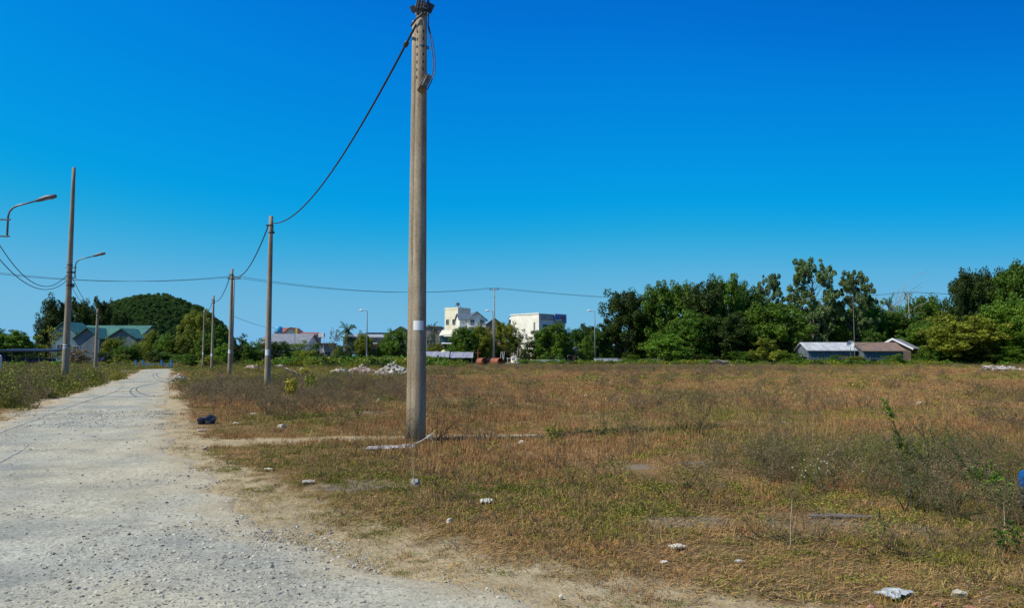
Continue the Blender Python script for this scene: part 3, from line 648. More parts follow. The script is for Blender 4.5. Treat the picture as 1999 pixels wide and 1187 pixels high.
# fittings of the first pole
def rr0(z): return np.interp(z, [0, 8.5], [.145, .1])
for k in range(7):
    z = 7.9-k*.15
    for a in (-1.15, -2.35):
        r_ = rr0(z); m = MB(); m.box((r_*math.cos(a)*.985, r_*math.sin(a)*.985, z), (.018, .026, .05), a); m.build('climbing_recess', holes, P0)
m = MB(); z = 7.62; m.tube([(0, 0, z-.012), (0, 0, z+.012)], rr0(z)+.006, 20); m.box((.12, -.03, z-.02), (.06, .03, .06)); m.build('steel_band', steel, P0)
m = MB()
for z in (8.27, 8.36, 8.44): m.tube([(0, 0, z-.012), (0, 0, z+.014)], .125, 20)
m.build('strapping', simple('light_strap', (.6, .62, .66), (.4, .42, .45), 8, .4), P0)
m = MB(); random.seed(4)
for k in range(9):
    a = random.uniform(-2.6, -.3); m.tube([(.11*math.cos(a), .11*math.sin(a), 8.2+random.random()*.15), (.17*math.cos(a)+.02, .17*math.sin(a), 8.33), (.12*math.cos(a+.5), .12*math.sin(a+.5), 8.6)], .016, 5)
m.box((.17, -.03, 8.38), (.1, .09, .16), .3, .2, .4); m.box((-.16, -.04, 8.36), (.09, .08, .12), -.3, .3, -.4)
m.tube([(-.2, -.05, 8.02), (-.1, -.12, 8.12), (0, -.14, 8.2), (.06, -.12, 8.3)], .02, 6)
m.build('cable_bundle', darkst, P0)
# tilted junction box
bx = MB(); bx.box((.08, -.13, 6.86), (.14, .16, .33), .35, 0, .42)
jb = bx.build('junction_box', simple('box_metal', (.22, .17, .11), (.1, .06, .03), 10, .7), P0)
m = MB(); m.box((.09, -.235, 6.88), (.012, .02, .22), .35, 0, .42); m.build('box_strap', whiteplate, jb)
m = MB(); m.box((.05, -.225, 6.76), (.10, .02, .09), .35, 0, .42); m.build('rust_patch', rust, jb)
m = MB(); m.tube([(.14, -.03, 8.3), (.13, -.05, 8.0), (.2, -.05, 7.6), (.235, -.06, 7.3), (.22, -.06, 7.05), (.15, -.1, 6.99)], .010, 5)
m.tube([(.12, -.03, 8.1), (.22, -.05, 7.7), (.27, -.06, 7.35), (.265, -.06, 7.1), (.2, -.1, 6.9), (.13, -.12, 6.74)], .010, 5); m.build('drop_wire', darkst, P0)

# cables
cabm = simple('black_cable', (.018, .018, .022), (.01, .01, .012), 20, .5)
def cable(p0, p1, sag, r, label, group=None, n=28, name='overhead_cable', lump=False):
    p0 = Vector(p0); p1 = Vector(p1); m = MB(); pts = []
    for i in range(n+1):
        t = i/n; q = p0.lerp(p1, t); q.z -= 4*sag*t*(1-t); pts.append(q)
    m.tube(pts, r, 6); o = m.build(name, cabm, smooth=True); tag(o, label, 'cable', group)
    if lump:
        a = pts[0].lerp(pts[1], 1.0); b = pts[1].lerp(pts[2], .35); mm = MB(); mm.tube([a, a.lerp(b, .25), a.lerp(b, .75), b], [r*.8, r*2.1, r*2.1, r*.8], 8); mm.build('splice', darkst, o)
    return o
t = tops
cable((t[0][0]-.1, t[0][1]-.05, 7.98), (t[1][0]+.1, t[1][1], 8.05), 1.0, .024, 'thick black cable sagging from the big pole to the second pole', 'cables between the row of poles', 40, lump=True)
cable((t[1][0]-.1, t[1][1], 8.0), (t[2][0]+.1, t[2][1], 7.85), .9, .03, 'sagging cable between the second and third poles', 'cables between the row of poles')
cable((t[2][0]-.1, t[2][1], 7.95), (t[3][0]+.1, t[3][1], 7.8), .7, .03, 'sagging cable between the third and fourth poles', 'cables between the row of poles')
cable((t[3][0]-.1, t[3][1], 7.8), (t[4][0]+.1, t[4][1], 7.8), .5, .03, 'short cable from the fourth pole towards the farthest pole', 'cables between the row of poles')

# tall pole and neighbour on the left with bracketed lamps
def lampbracket(rt, z0, side=.34, reach=1.1, S=1):
    for z in (z0, z0+.62*S): br = MB(); br.box((side*.5-.07, -.02, z), (side+.34, .05, .05)); br.build('bracket', steel, rt)
    a = MB(); b0 = z0+.62*S; a.tube([(side, 0, z0-.03), (side, 0, b0+.12), (side+.04, 0, b0+.3), (side+.16, 0, b0+.44), (side+.34, 0, b0+.53), (side+reach, 0, b0+.71)], [.035]*5+[.03], 8)
    ar = a.build('lamp_arm', steel, rt, smooth=True)
    h = MB(); X0 = side+reach; h.tube([(X0-.06, 0, b0+.70), (X0+.1, 0, b0+.75), (X0+.35, 0, b0+.83), (X0+.66, 0, b0+.88), (X0+.70, 0, b0+.88)], [.045, .075, .09, .075, .03], 10)
    hd = h.build('lamp_head', simple('lamp_grey', (.13, .14, .17), (.08, .09, .1), 5, .5), ar, smooth=True)
    g = MB(); g.box((X0+.36, 0, b0+.755), (.4, .1, .02), 0, 0, -.14); g.build('lamp_glass', simple('lamp_glass', (.45, .42, .36), None, 5, .2, 0), hd)
TX = P(127, 738, 45).x; tp = pole(TX, 45, 13.25, .21, .095, 'tall concrete pole with a lamp bracket halfway up, left of the road', 'lamp poles left of the road', (3.3-1.05, .2), False, 'lamp_pole')
tp.children[0].name = 'shaft'
lampbracket(tp, 6.42)
for z in (7.2, 6.75, 5.95, 2.25):
    m = MB(); m.tube([(0, 0, z-.03), (0, 0, z+.03)], float(np.interp(z, [0, 13.25], [.21, .095]))+.012, 14)
    if z in (6.75, 5.95): m.box((.22, 0, z), (.16, .14, .22 if z < 6 else .1))
    m.build('pole_band', darkst, tp)
NX = P(-26, 600, 27).x; np_ = pole(NX, 27, 9.5, .16, .1, 'concrete lamp pole at the left picture edge with a curved lamp arm', 'lamp poles left of the road', None, False, 'lamp_pole')
lampbracket(np_, 6.02, .62, 1.05)
cable((NX+.1, 27, 6.1), (TX-.15, 45, 6.6), 1.25, .018, 'upper of two thin wires drooping to the tall left pole', 'wires at the tall left pole')
cable((NX+.1, 27, 5.5), (TX-.15, 45, 6.25), .95, .018, 'lower of two thin wires drooping to the tall left pole', 'wires at the tall left pole')
# small thin pole at 188
p3 = pole(Xb(187, 70), 70, 6.2, .17, .1, 'short thin concrete pole in front of the green roofed building', None, None, True)
cable((TX+.15, 45, 6.5), (Xb(187, 70), 70, 6.0), .55, .02, 'upper wire dropping from the tall left pole to the short pole')
cable((TX+.15, 45, 5.9), (Xb(187, 70), 70, 5.8), .5, .015, 'lower wire dropping from the tall left pole to the short pole')

# distant power line
def dpole(px, toppy, Y, label):
    q = P(px, toppy, Y); rt = empty('power_pole', (q.x, Y, 0), label, 'pole', 'distant power line poles')
    m = MB(); m.tube([(0, 0, 0), (0, 0, q.z)], [.17, .12], 10); m.build('shaft', simple('distant_concrete', (.32, .30, .27), (.24, .22, .2), 2), rt, smooth=True)
    m = MB(); m.box((0, 0, q.z-.25), (2.0, .12, .14)); m.build('crossarm', steel, rt)
    for s in (-.9, 0, .9):
        m = MB(); m.lathe((s, 0, q.z-.18), [(.05, 0), (.09, .08), (.05, .16), (.09, .22), (.03, .3)], 8); m.build('insulator', simple('insulator_glaze', (.3, .25, .22), None, 4, .3, 0), rt)
    return Vector((q.x, Y, q.z))
A = dpole(457, 541, 114, 'thin distant pole just behind the third roadside pole'); B = dpole(965, 563, 152, 'distant power pole rising beside the white houses'); C_ = dpole(1773, 571, 184, 'distant power pole above the right tree belt')
D_ = P(-160, 512, 100); E_ = P(2500, 560, 170)
for i, s in enumerate((-.85, .85)):
    for (a, b, lb) in ((D_, A, 'from the left picture edge to the thin distant pole'), (A, B, 'from the thin distant pole to the pole by the white houses'), (B, C_, 'from the pole by the white houses to the right tree belt'), (C_, E_, 'from the right belt pole to the right picture edge')):
        cable(a+Vector((s, 0, .12)), b+Vector((s, 0, .12)), 1.6 if a is not B else 2.5, .028, ('left' if s < 0 else 'right')+' power line wire '+lb, 'distant power line wires')
cable(A+Vector((0, 0, -6)), P(545, 641, 190), .5, .03, 'low wire dropping from the thin distant pole to the red roofs')

# modern street lights far off
def streetlight(px, Y, toppy, dirn, label):
    q = P(px, toppy, Y); rt = empty('street_light', (q.x, Y, 0), label, 'street light', 'distant street lights')
    m = MB(); m.tube([(0, 0, 0), (0, 0, q.z-.9), (0, 0, q.z-.3), (dirn*.25, 0, q.z-.05), (dirn*.8, 0, q.z)], [.14, .09, .08, .07, .06], 8); m.build('post', simple('galvanised_post', (.42, .44, .46), (.34, .35, .37), 2, .5), rt, smooth=True)
    m = MB(); m.tube([(dirn*.7, 0, q.z), (dirn*.9, 0, q.z+.03), (dirn*1.4, 0, q.z+.06), (dirn*1.6, 0, q.z+.05)], [.06, .17, .17, .06], 8); m.build('lamp_head', simple('white_lamp', (.8, .82, .84), (.7, .7, .7), 3, .4, 0), rt, smooth=True)
streetlight(717, 150, 606, -1, 'street light standing before the long warehouse')
streetlight(962, 158, 607, -1, 'street light beside the power pole by the white houses')
streetlight(1161, 160, 607, -1, 'street light right of the large white building')

# ------------------------------------------------------------ trees
def tree_data(kind, seed):
    """returns trunk MB and (crown MB, tone); unit tree 10 m tall, about 7 m wide"""
    r = np.random.default_rng(seed); tr = MB(); cr = MB(); tone = []
    Vn = lambda s: Vector((r.normal()*s, r.normal()*s, r.normal()*s))
    cl = []
    if kind == 'broad':
        for i in range(46):
            h = r.uniform(.17, .93); wr = 3.05*math.sin(math.pi*min(1, (h-.08)/.95))**.6; a = r.random()*6.28; q = wr*math.sqrt(r.uniform(.1, 1))
            cl.append((Vector((q*math.cos(a), q*math.sin(a), 10*h-.4)), r.uniform(.8, 1.45)))
        ls, per, top = .235, 520, 7.2
    elif kind == 'tall':
        for i in range(46):
            h = r.uniform(.10, .95); wr = 2.7*(1-.35*h); a = r.random()*6.28; q = wr*math.sqrt(r.random())
            cl.append((Vector((q*math.cos(a)*1.15, q*math.sin(a)*1.15, 10*h-.3)), r.uniform(.55, 1.15)))
        ls, per, top = .235, 620, 9
    elif kind == 'euca':
        for i in range(60):
            h = r.uniform(.2, .97); wr = 2.2*math.sin(math.pi*min(1, (h-.1)/.95))**.8+.2; a = r.random()*6.28; q = wr*math.sqrt(r.uniform(.2, 1))*1.3
            cl.append((Vector((q*math.cos(a), q*math.sin(a), 10*h-.2)), r.uniform(.35, .8)))
        ls, per, top = .2, 260, 9.2
    elif kind == 'bush':
        for i in range(24):
            h = r.uniform(.05, .85); wr = 3.2*math.cos(h*1.3)**.7; a = r.random()*6.28; q = wr*math.sqrt(r.random())
            cl.append((Vector((q*math.cos(a), q*math.sin(a), 10*h)), r.uniform(.8, 1.6)))
        ls, per, top = .3, 260, 5
    elif kind == 'thin':
        for i in range(22):
            h = r.uniform(.25, .95); wr = 3.0*math.sin(math.pi*min(1, (h-.1)/.95))**.6; a = r.random()*6.28; q = wr*math.sqrt(r.random())
            cl.append((Vector((q*math.cos(a), q*math.sin(a), 10*h-.3)), r.uniform(.6, 1.2)))
        ls, per, top = .28, 90, 7.5
    elif kind == 'palm':
        tr.tube([(0, 0, 0), (.2, 0, 3), (.1, 0, 6), (.3, 0, 8)], [.35, .25, .2, .2], 8)
        for i in range(26):
            a = r.random()*6.28; el = r.uniform(-.4, 1.2); p = Vector((.3, 0, 8)); d = Vector((math.cos(a)*math.cos(el), math.sin(a)*math.cos(el), math.sin(el)))
            for s in range(9):
                pn = p + d*.45; d = (d+Vector((0, 0, -.17))).normalized(); sd_ = d.cross(Vector((0, 0, 1))).normalized()
                for sg in (-1, 1):
                    for kk in (0, .5):
                        b0 = p.lerp(pn, kk); cr.add([b0, b0+d*.22, b0+sd_*sg*.75+d*.4+Vector((0, 0, -.35))], [(0, 1, 2)]); tone += [r.random()]*3
                p = pn
        return tr, (cr, tone)
    # trunk
    wob = Vn(.25); tp_ = Vector((wob.x, wob.y, top)); r0 = {'broad': .3, 'tall': .26, 'euca': .13, 'bush': .12, 'thin': .2}[kind]
    tpts = [Vector((0, 0, -.1)), Vector((wob.x*.3, -wob.y*.3, top*.3)), Vector((wob.x*.2, wob.y*.6, top*.65)), tp_]
    tr.tube(tpts, [r0, r0*.75, r0*.5, r0*.22], 8)
    def trunk_at(z):
        zs = [p.z for p in tpts]; return Vector((np.interp(z, zs, [p.x for p in tpts]), np.interp(z, zs, [p.y for p in tpts]), min(z, top)))
    for c, rc in cl:
        s0 = trunk_at(max(.3, c.z-1.0-.5*Vector((c.x, c.y)).length)); mdp = s0.lerp(c, .5)+Vector((0, 0, -.2))+Vn(.15)
        tr.tube([s0, mdp, c], [r0*.3, r0*.2, r0*.07], 5, False)
        ct = r.random(); npl = int(per*rc*rc) if kind != 'euca' else int(per*2.2*rc)
        # each clump is a group of smaller tufts
        subs = [(c+Vn(rc*.55), rc*r.uniform(.35, .6)) for _ in range(max(4, int(7*rc)))]
        for k in range(npl):
            sc_, sr = subs[r.integers(len(subs))]; d = Vn(1).normalized(); p = sc_+d*sr*r.uniform(.55, 1.05)
            nrm = (d*.8+Vn(.6)+Vector((0, 0, .25))).normalized(); u = nrm.cross(Vn(1)).normalized(); v = nrm.cross(u); s = ls*r.uniform(.6, 1.35)
            cr.add([p-u*s*.55, p+v*s*.34, p+u*s*.55, p-v*s*.34], [(0, 1, 2, 3)]); tone += [min(1, max(0, .25+ct*.5+r.normal()*.18))]*4
    return tr, (cr, tone)
TD = {}
barkm = simple('bark', (.16, .125, .09), (.08, .06, .045), 4); palebark = simple('pale_bark', (.27, .24, .19), (.16, .135, .10), 3)
for kd, seeds in (('broad', (1, 2, 3)), ('tall', (4, 5)), ('euca', (6, 7)), ('bush', (8, 9, 10)), ('thin', (11, 12)), ('palm', (13,))):
    for s_ in seeds:
        tr, (cr, tn) = tree_data(kd, s_)
        a = tr.build('trunk', barkm, smooth=True); b = cr.build('crown', None); addattr(b.data, 'tone', tn); b.data.materials.append(barkm)
        COL.objects.unlink(a); COL.objects.unlink(b); TD.setdefault(kd, []).append((a, b))

tcount = 0
def tree(px, Y, toppy, wpx, kind, mat, label, group='trees beyond the field', cat=None, name=None, basez=None):
    global tcount; tcount += 1
    q = P(px, toppy, Y); z0 = Hf(q.x, Y) if basez is None else basez; hs = (q.z-z0)/10*1.0; ws = wpx*Y/F/{'tall': 6.0, 'euca': 6.0}.get(kind, 7.2)
    if kind == 'bush': hs = (q.z-z0)/9.6
    isb = kind == 'bush'
    if kind == 'broad' and px > 1180: ws *= 1.18
    name = name or ('bush' if isb else ('palm_tree' if kind == 'palm' else 'tree')); cat = cat or ('bush' if isb else 'tree')
    rt = empty(name, (q.x, Y, z0-.05), label, cat, group, rz=(tcount*2.399) % 6.283)
    rt.scale = (ws, ws, hs)
    a, b = TD[kind][tcount % len(TD[kind])]
    for o, nm in ((a, 'trunk'), (b, 'crown')):
        c = o.copy(); c.name = nm if not isb or nm == 'crown' else 'stem'; COL.objects.link(c); c.parent = rt
        c.material_slots[0].link = 'OBJECT'
        c.material_slots[0].material = LM[mat] if nm == 'crown' else (palebark if kind == 'euca' else barkm)
    return rt
GR = 'trees in the belt along the right of the field'
T = [ # px, Y, top, width, kind, material, label
 (1150, 182, 632, 50, 'broad', 'dark', 'small dark tree right of the street light by the white building'),
 (1222, 168, 568, 84, 'broad', 'dark', 'airy dark tree with bare lower trunk, first tall tree of the belt'),
 (1262, 176, 600, 60, 'broad', 'deep', 'dark tree tucked behind the first tall tree'),
 (1290, 166, 551, 74, 'broad', 'green', 'tall pointed green tree second in the belt'),
 (1330, 168, 553, 66, 'broad', 'green', 'round topped green tree beside the tall pointed one'),
 (1374, 162, 543, 78, 'broad', 'dark', 'very dark tall tree in the middle of the thick belt'),
 (1412, 166, 537, 70, 'broad', 'green', 'highest dense green tree left of the airy eucalyptus'),
 (1445, 172, 555, 62, 'broad', 'deep', 'dark tree leaning against the highest dense tree'),
 (1350, 158, 600, 80, 'broad', 'deep', 'dark lower tree in front of the thick belt'),
 (1410, 157, 610, 90, 'broad', 'dark', 'broad dark tree shading the foot of the belt'),
 (1500, 178, 536, 62, 'euca', 'grey', 'slender airy eucalyptus behind the round green dome'),
 (1470, 174, 562, 60, 'broad', 'green', 'narrow green tree between dense belt and slender eucalyptus'),
 (1505, 160, 590, 112, 'broad', 'green', 'rounded bright green dome shaped tree mid belt'),
 (1545, 170, 575, 66, 'euca', 'grey', 'low feathery tree left of the tallest eucalyptus'),
 (1585, 164, 505, 100, 'euca', 'grey', 'tallest airy eucalyptus of the right belt'),
 (1612, 172, 585, 90, 'broad', 'green', 'green tree filling between the two tall eucalyptus'),
 (1664, 166, 528, 84, 'euca', 'grey', 'second tall eucalyptus right of the tallest one'),
 (1692, 174, 575, 66, 'broad', 'green', 'green tree at the right foot of the second eucalyptus'),
 (1640, 172, 600, 90, 'broad', 'green', 'dense tree behind the pale roofed shed'),
 (1575, 172, 620, 90, 'broad', 'deep', 'dense dark tree left of the pale roofed shed'),
 (1730, 176, 605, 80, 'broad', 'green', 'mid green tree behind the rusty roofed shed'),
 (1765, 172, 612, 80, 'broad', 'deep', 'dark green tree behind the red gabled shed'),
 (1806, 186, 578, 76, 'broad', 'green', 'round tree just right of the right belt power pole'),
 (1845, 186, 594, 80, 'broad', 'deep', 'dark tree left of the big dark right grove'),
 (1810, 160, 630, 90, 'broad', 'green', 'lower green tree right of the red gabled shed'),
 (1884, 152, 530, 62, 'broad', 'dark', 'left edge tree of the big dark right grove'),
 (1915, 158, 530, 76, 'broad', 'dark', 'second tall tree of the big dark right grove'),
 (1945, 160, 521, 84, 'broad', 'dark', 'third tall tree of the big dark right grove'),
 (1988, 150, 512, 90, 'broad', 'deep', 'tallest tree of the big dark right grove at the picture edge'),
 (1900, 166, 575, 80, 'broad', 'dark', 'lower dark tree inside the right grove'),
 (2040, 152, 520, 100, 'broad', 'dark', 'dark tree cut off by the right picture edge'),
 (1966, 142, 585, 90, 'broad', 'green', 'mid green tree in front of the dark right grove'),
 (1880, 142, 612, 118, 'broad', 'olive', 'wide olive green tree below the dark right grove'),
 (2020, 140, 600, 100, 'broad', 'green', 'green tree half outside the right picture edge'),
 (1700, 160, 640, 60, 'bush', 'deep', 'dark shrub right behind the satellite dish'),
 (1735, 181, 578, 26, 'palm', 'grey', 'small pale palm standing above the belt'),
 # front shrubs of the right belt
 (1295, 152, 648, 88, 'bush', 'bright', 'bright green bush in front of the pointed belt tree'),
 (1325, 150, 672, 50, 'bush', 'green', 'small green bush beside the bright bush'),
 (1497, 150, 658, 70, 'bush', 'olive', 'yellow olive bush left of the sheds'),
 (1445, 150, 685, 60, 'bush', 'green', 'low bush in front of the broad dark tree'),
 (1545, 148, 688, 60, 'bush', 'green', 'low green bush at the left corner of the pale roofed shed'),
 (1240, 156, 692, 60, 'bush', 'green', 'low green bush under the first tall belt tree'),
 (1375, 152, 690, 60, 'bush', 'dark', 'low dark bush at the foot of the thick belt'),
 (1706, 147, 686, 26, 'bush', 'deep', 'small round bush before the rusty roofed shed'),
 (1630, 142, 692, 40, 'bush', 'green', 'tiny green bush before the pale roofed shed'), (1672, 142, 694, 44, 'bush', 'olive', 'tiny olive bush between the pale and rusty sheds'), (1745, 142, 692, 50, 'bush', 'green', 'small green bush before the red gabled shed'),
 (1812, 146, 672, 60, 'bush', 'green', 'bush to the right of the red gabled shed'),
 (1850, 142, 680, 70, 'bush', 'deep', 'dark bush under the wide olive tree'),
 (1905, 140, 678, 80, 'bush', 'dark', 'broad dark bush under the right grove'),
 (1965, 138, 672, 80, 'bush', 'green', 'green bush near the right picture edge'),
]
for q_ in T: tree(*q_[:6], q_[6], GR)
GC = 'trees among the houses behind the field'
T = [
 (653, 160, 640, 40, 'thin', 'olive', 'olive crowned tree left of the blue truck'), (678, 176, 632, 36, 'palm', 'dark', 'dark palm behind the olive crowned tree'),
 (711, 158, 648, 34, 'broad', 'olive', 'brownish olive tree beside the warehouse street light'), (775, 158, 640, 52, 'broad', 'green', 'dense green tree just left of the big pole'),
 (752, 160, 662, 36, 'broad', 'green', 'smaller green tree under the warehouse eaves'), (845, 196, 632, 24, 'palm', 'dark', 'small dark palm above the grey block wall'),
 (848, 160, 668, 46, 'bush', 'olive', 'olive shrub before the grey block wall'), (905, 158, 638, 60, 'broad', 'green', 'green tree at the left of the pair before the tall white house'),
 (940, 160, 634, 60, 'broad', 'olive', 'olive tree at the right of the pair before the tall white house'), (985, 164, 626, 56, 'broad', 'olive', 'olive tree hiding the brown roofed house'),
 (1012, 160, 640, 62, 'thin', 'dark', 'sparse dark tree against the large white wall'), (1078, 154, 629, 72, 'broad', 'green', 'dense round green tree before the large white building'),
 (1062, 160, 650, 60, 'broad', 'green', 'lower green tree left of the dense round one'), (1126, 170, 642, 44, 'broad', 'deep', 'dark tree right of the large white building'),
 (1170, 168, 640, 50, 'broad', 'deep', 'dark tree by the third street light'), (1112, 158, 672, 26, 'bush', 'dark', 'dark bush left of the narrow cream shop'), (1138, 158, 664, 34, 'bush', 'green', 'green bush right of the narrow cream shop'), (1030, 158, 664, 44, 'bush', 'dark', 'dark shrub below the sparse dark tree'), (545, 150, 664, 60, 'bush', 'dark', 'dark shrub right of the second pole'),
 (578, 150, 668, 60, 'bush', 'green', 'green shrub under the long grey roof'), (612, 155, 668, 42, 'bush', 'green', 'green shrub left of the white shop sign'),
 (600, 148, 682, 50, 'bush', 'olive', 'low olive shrub in front of the white shop sign'), (490, 150, 664, 50, 'bush', 'green', 'green shrub left of the second pole'),
 (515, 160, 668, 50, 'bush', 'dark', 'dark shrub behind the second pole'), (878, 150, 672, 18, 'bush', 'bright', 'small bright bush before the yellow parasol'),
 (675, 155, 672, 40, 'bush', 'dark', 'dark shrub in front of the small grey kiosk'),
]
for q_ in T: tree(*q_[:6], q_[6], GC)
GL = 'trees left of the road and below the hill'
T = [
 (18, 120, 640, 84, 'broad', 'green', 'green tree at the left picture edge'), (-40, 118, 645, 80, 'broad', 'green', 'tree cut off by the left picture edge'), (40, 122, 660, 50, 'broad', 'olive', 'smaller olive tree beside the left edge tree'),
 (112, 176, 580, 66, 'broad', 'dark', 'large dark tree just left of the tall lamp pole'), (158, 176, 581, 48, 'broad', 'dark', 'narrow dark tree just right of the tall lamp pole'),
 (92, 172, 622, 50, 'broad', 'dark', 'dark tree spreading at the left foot of the large dark tree'), (102, 128, 636, 66, 'thin', 'olive', 'dry olive tree in front of the large dark tree'),
 (200, 175, 580, 42, 'broad', 'dark', 'slim dark tree standing before the left flank of the hill'), (236, 175, 606, 46, 'broad', 'dark', 'dark tree above the green roof'),
 (268, 178, 628, 46, 'broad', 'dark', 'dark tree at the right end of the green roof'), (180, 180, 600, 50, 'broad', 'dark', 'dark tree behind the left gable'),
 (222, 128, 660, 40, 'broad', 'olive', 'olive tree hiding the green roofed building centre'), (250, 124, 672, 50, 'broad', 'green', 'green low tree left of the blue wall'),
 (272, 126, 664, 44, 'thin', 'olive', 'thin olive tree above the blue wall'), (297, 130, 645, 36, 'broad', 'olive', 'upright olive tree at the end of the road'),
 (327, 128, 650, 50, 'broad', 'green', 'green tree right above the blue wall gate'), (352, 128, 655, 46, 'broad', 'olive', 'olive tree right of the blue wall'),
 (382, 140, 606, 62, 'broad', 'olive', 'tall light green tree in front of the hill'), (408, 136, 648, 44, 'broad', 'green', 'green tree under the fourth pole'),
 (436, 130, 668, 40, 'bush', 'bright', 'bright green bush beside the third pole'), (468, 150, 655, 40, 'bush', 'dark', 'dark bush behind the third pole'),
 (418, 150, 630, 44, 'broad', 'green', 'green tree between the fourth and third poles'), (282, 138, 668, 40, 'broad', 'bright', 'bright small tree in front of the green roof end'),
 (360, 150, 632, 50, 'broad', 'dark', 'dark tree left of the tall light green tree'), (235, 132, 655, 40, 'thin', 'green', 'thin green tree in front of the green roof'),
 (310, 118, 684, 50, 'bush', 'dark', 'dark bush behind the blue wall'), (340, 118, 690, 50, 'bush', 'green', 'low bush at the right end of the blue wall'),
 (372, 116, 690, 60, 'bush', 'green', 'low green bush behind the cream stones'), (205, 116, 686, 50, 'bush', 'dark', 'dark bush by the purple tarpaulin'),
 (155, 104, 680, 44, 'bush', 'brown', 'dry pinkish brown bush right of the tall lamp pole'), (240, 112, 690, 50, 'bush', 'olive', 'low olive bush left of the road end'),
 (60, 112, 690, 60, 'bush', 'dark', 'dark bush under the navy roof'), (410, 112, 694, 50, 'bush', 'olive', 'low olive bush behind the fourth pole'),
]
for q_ in T: tree(*q_[:6], q_[6], GL)
# bare trees above the belt
for px, top, lb in ((1736, 563, 'taller bare leafless tree above the right belt'), (1748, 572, 'shorter bare leafless tree above the right belt')):
    q = P(px, top, 180); rt = empty('bare_tree', (q.x, 180, 0), lb, 'tree', 'bare trees above the belt'); m = MB(); r = np.random.default_rng(px); tn = []
    twig(m, tn, Vector((0, 0, 0)), Vector((0, 0, 1)), q.z*.8, .16, 3, r, 0, None, 5, .08, 4); m.build('trunk', simple('grey_bark', (.3, .27, .25), (.2, .18, .16), 3), rt)

# undergrowth along the foot of the trees: low green tangle
n = 900; u = rng.random(n); xx = np.interp(u, [0, 1], [-60, 125]); yy = np.interp(xx, [-60, 0, 125], [142, 150, 138]) + rng.normal(0, 3, n)
k = ~((xx > P(905, 700, 145).x) & (xx < P(1010, 700, 145).x)); 
n2 = 260; xx2 = rng.uniform(-105, -48, n2); yy2 = rng.uniform(88, 112, n2); k2 = (roadd(xx2, yy2) > 3) & ~((xx2 > P(255, 700, 104).x-1) & (yy2 < 114))
n3 = 330; xx3 = rng.uniform(-36, -8, n3); yy3 = rng.uniform(105, 135, n3)
xx4 = rng.uniform(55, 105, 260); yy4 = rng.uniform(138, 144, 260)
xx = np.concatenate([xx[k], xx2[k2], xx3, xx4]); yy = np.concatenate([yy[k], yy2[k2], yy3, yy4])
bs = []
for i, mt in enumerate(('green', 'olive', 'dark')):
    o = leafy(420, 1.0, .9, .26, 300+i); o = mk(o, LM[mt], 'u%02d' % i); bs.append(o)
source('under', bs)
scatter('undergrowth', 'under', xx, yy, H(xx, yy), rng.uniform(.5, 1.3, len(xx))*np.where((xx < -12) & (xx > -40), 1.5, 1.0), rng.choice(3, len(xx), p=[.4, .45, .15]), 'low green tangle of weeds along the foot of the trees', 'undergrowth')
# left verge weeds, about knee to waist high
n = 1150; yy = rng.uniform(34, 95, n); xx = ledge(yy) - 2.5 - rng.exponential(9, n); k = xx > -yy*.78
xx, yy = xx[k], yy[k]
bs = []
for i, mt in enumerate(('olive', 'green', 'brown')):
    o = leafy(160, .8, .4, .09, 320+i); o = mk(o, LM[mt], 'v%02d' % i); bs.append(o)
source('verge', bs)
scatter('verge_weeds', 'verge', xx, yy, H(xx, yy), rng.uniform(.4, 1.1, len(xx)), rng.choice(3, len(xx), p=[.38, .2, .42]), 'green and olive weeds crowding the left side of the road', 'weeds')

# ------------------------------------------------------------ hill
hx, hy = Xb(306, 560), 560.0; HW, HD, HH = 59, 75, 46.5
def hillz(x, y):
    u = (x-hx)/HW; v = (y-hy)/HD; d = np.sqrt(u*u+v*v); a = np.clip(1-d*d, 0, 1)
    return HH*a**.7*(1+.16*(fbm(x/26+3, y/26, 3)-.5)) - 1
m = MB(); N = 60
for i in range(N):
    for j in range(N):
        X = hx+(i/(N-1)*2-1)*HW*1.02; Y = hy+(j/(N-1)*2-1)*HD*1.02; m.v.append((X, Y, float(hillz(X, Y))-.5+1.5*float(fbm(X/15, Y/15, 3))))
m.f = [(i*N+j, (i+1)*N+j, (i+1)*N+j+1, i*N+j+1) for i in range(N-1) for j in range(N-1)]
tag(m.build('hill', simple('hill_soil', (.05, .10, .02), (.03, .065, .015), .05), smooth=True), kind='structure')
hs = []
for i in range(3):
    a, b = TD['broad'][i]; c = b.copy(); c.data = b.data.copy(); c.data.materials[0] = leafmat('hill_leaf_%s' % ('a', 'b', 'c')[i], (.055, .12, .022), (.16, .27, .05)) if i != 1 else leafmat('hill_leaf_dark', (.04, .10, .022), (.12, .22, .045)); c.name = 'h%02d' % i; c.location.z = 0; hs.append(c); COL.objects.link(c)
source('hill', hs)
n = 10500; a = rng.random(n)*6.283; q = np.sqrt(rng.random(n))*.985; xx = hx+np.cos(a)*q*HW; yy = hy+np.sin(a)*q*HD; k = yy < hy+20; xx, yy = xx[k], yy[k]
sc_ = rng.uniform(.2, .34, len(xx))+.14*(rng.random(len(xx)) < .1)
scatter('hill_forest', 'hill', xx, yy, hillz(xx, yy)-.8, sc_, rng.integers(0, 3, len(xx)), 'dense dark green forest covering the rounded hill', 'forest', .05)
n = 330; xx = rng.uniform(28, 175, n); yy = rng.uniform(186, 205, n)
scatter('belt_wood', 'hill', xx, yy, np.zeros(n)-.4, np.stack([rng.uniform(.7, 1, n)]*2+[rng.uniform(.65, 1.0, n)], -1), rng.integers(0, 3, n), 'mass of green wood filling in behind the right tree belt', 'wood', .03)
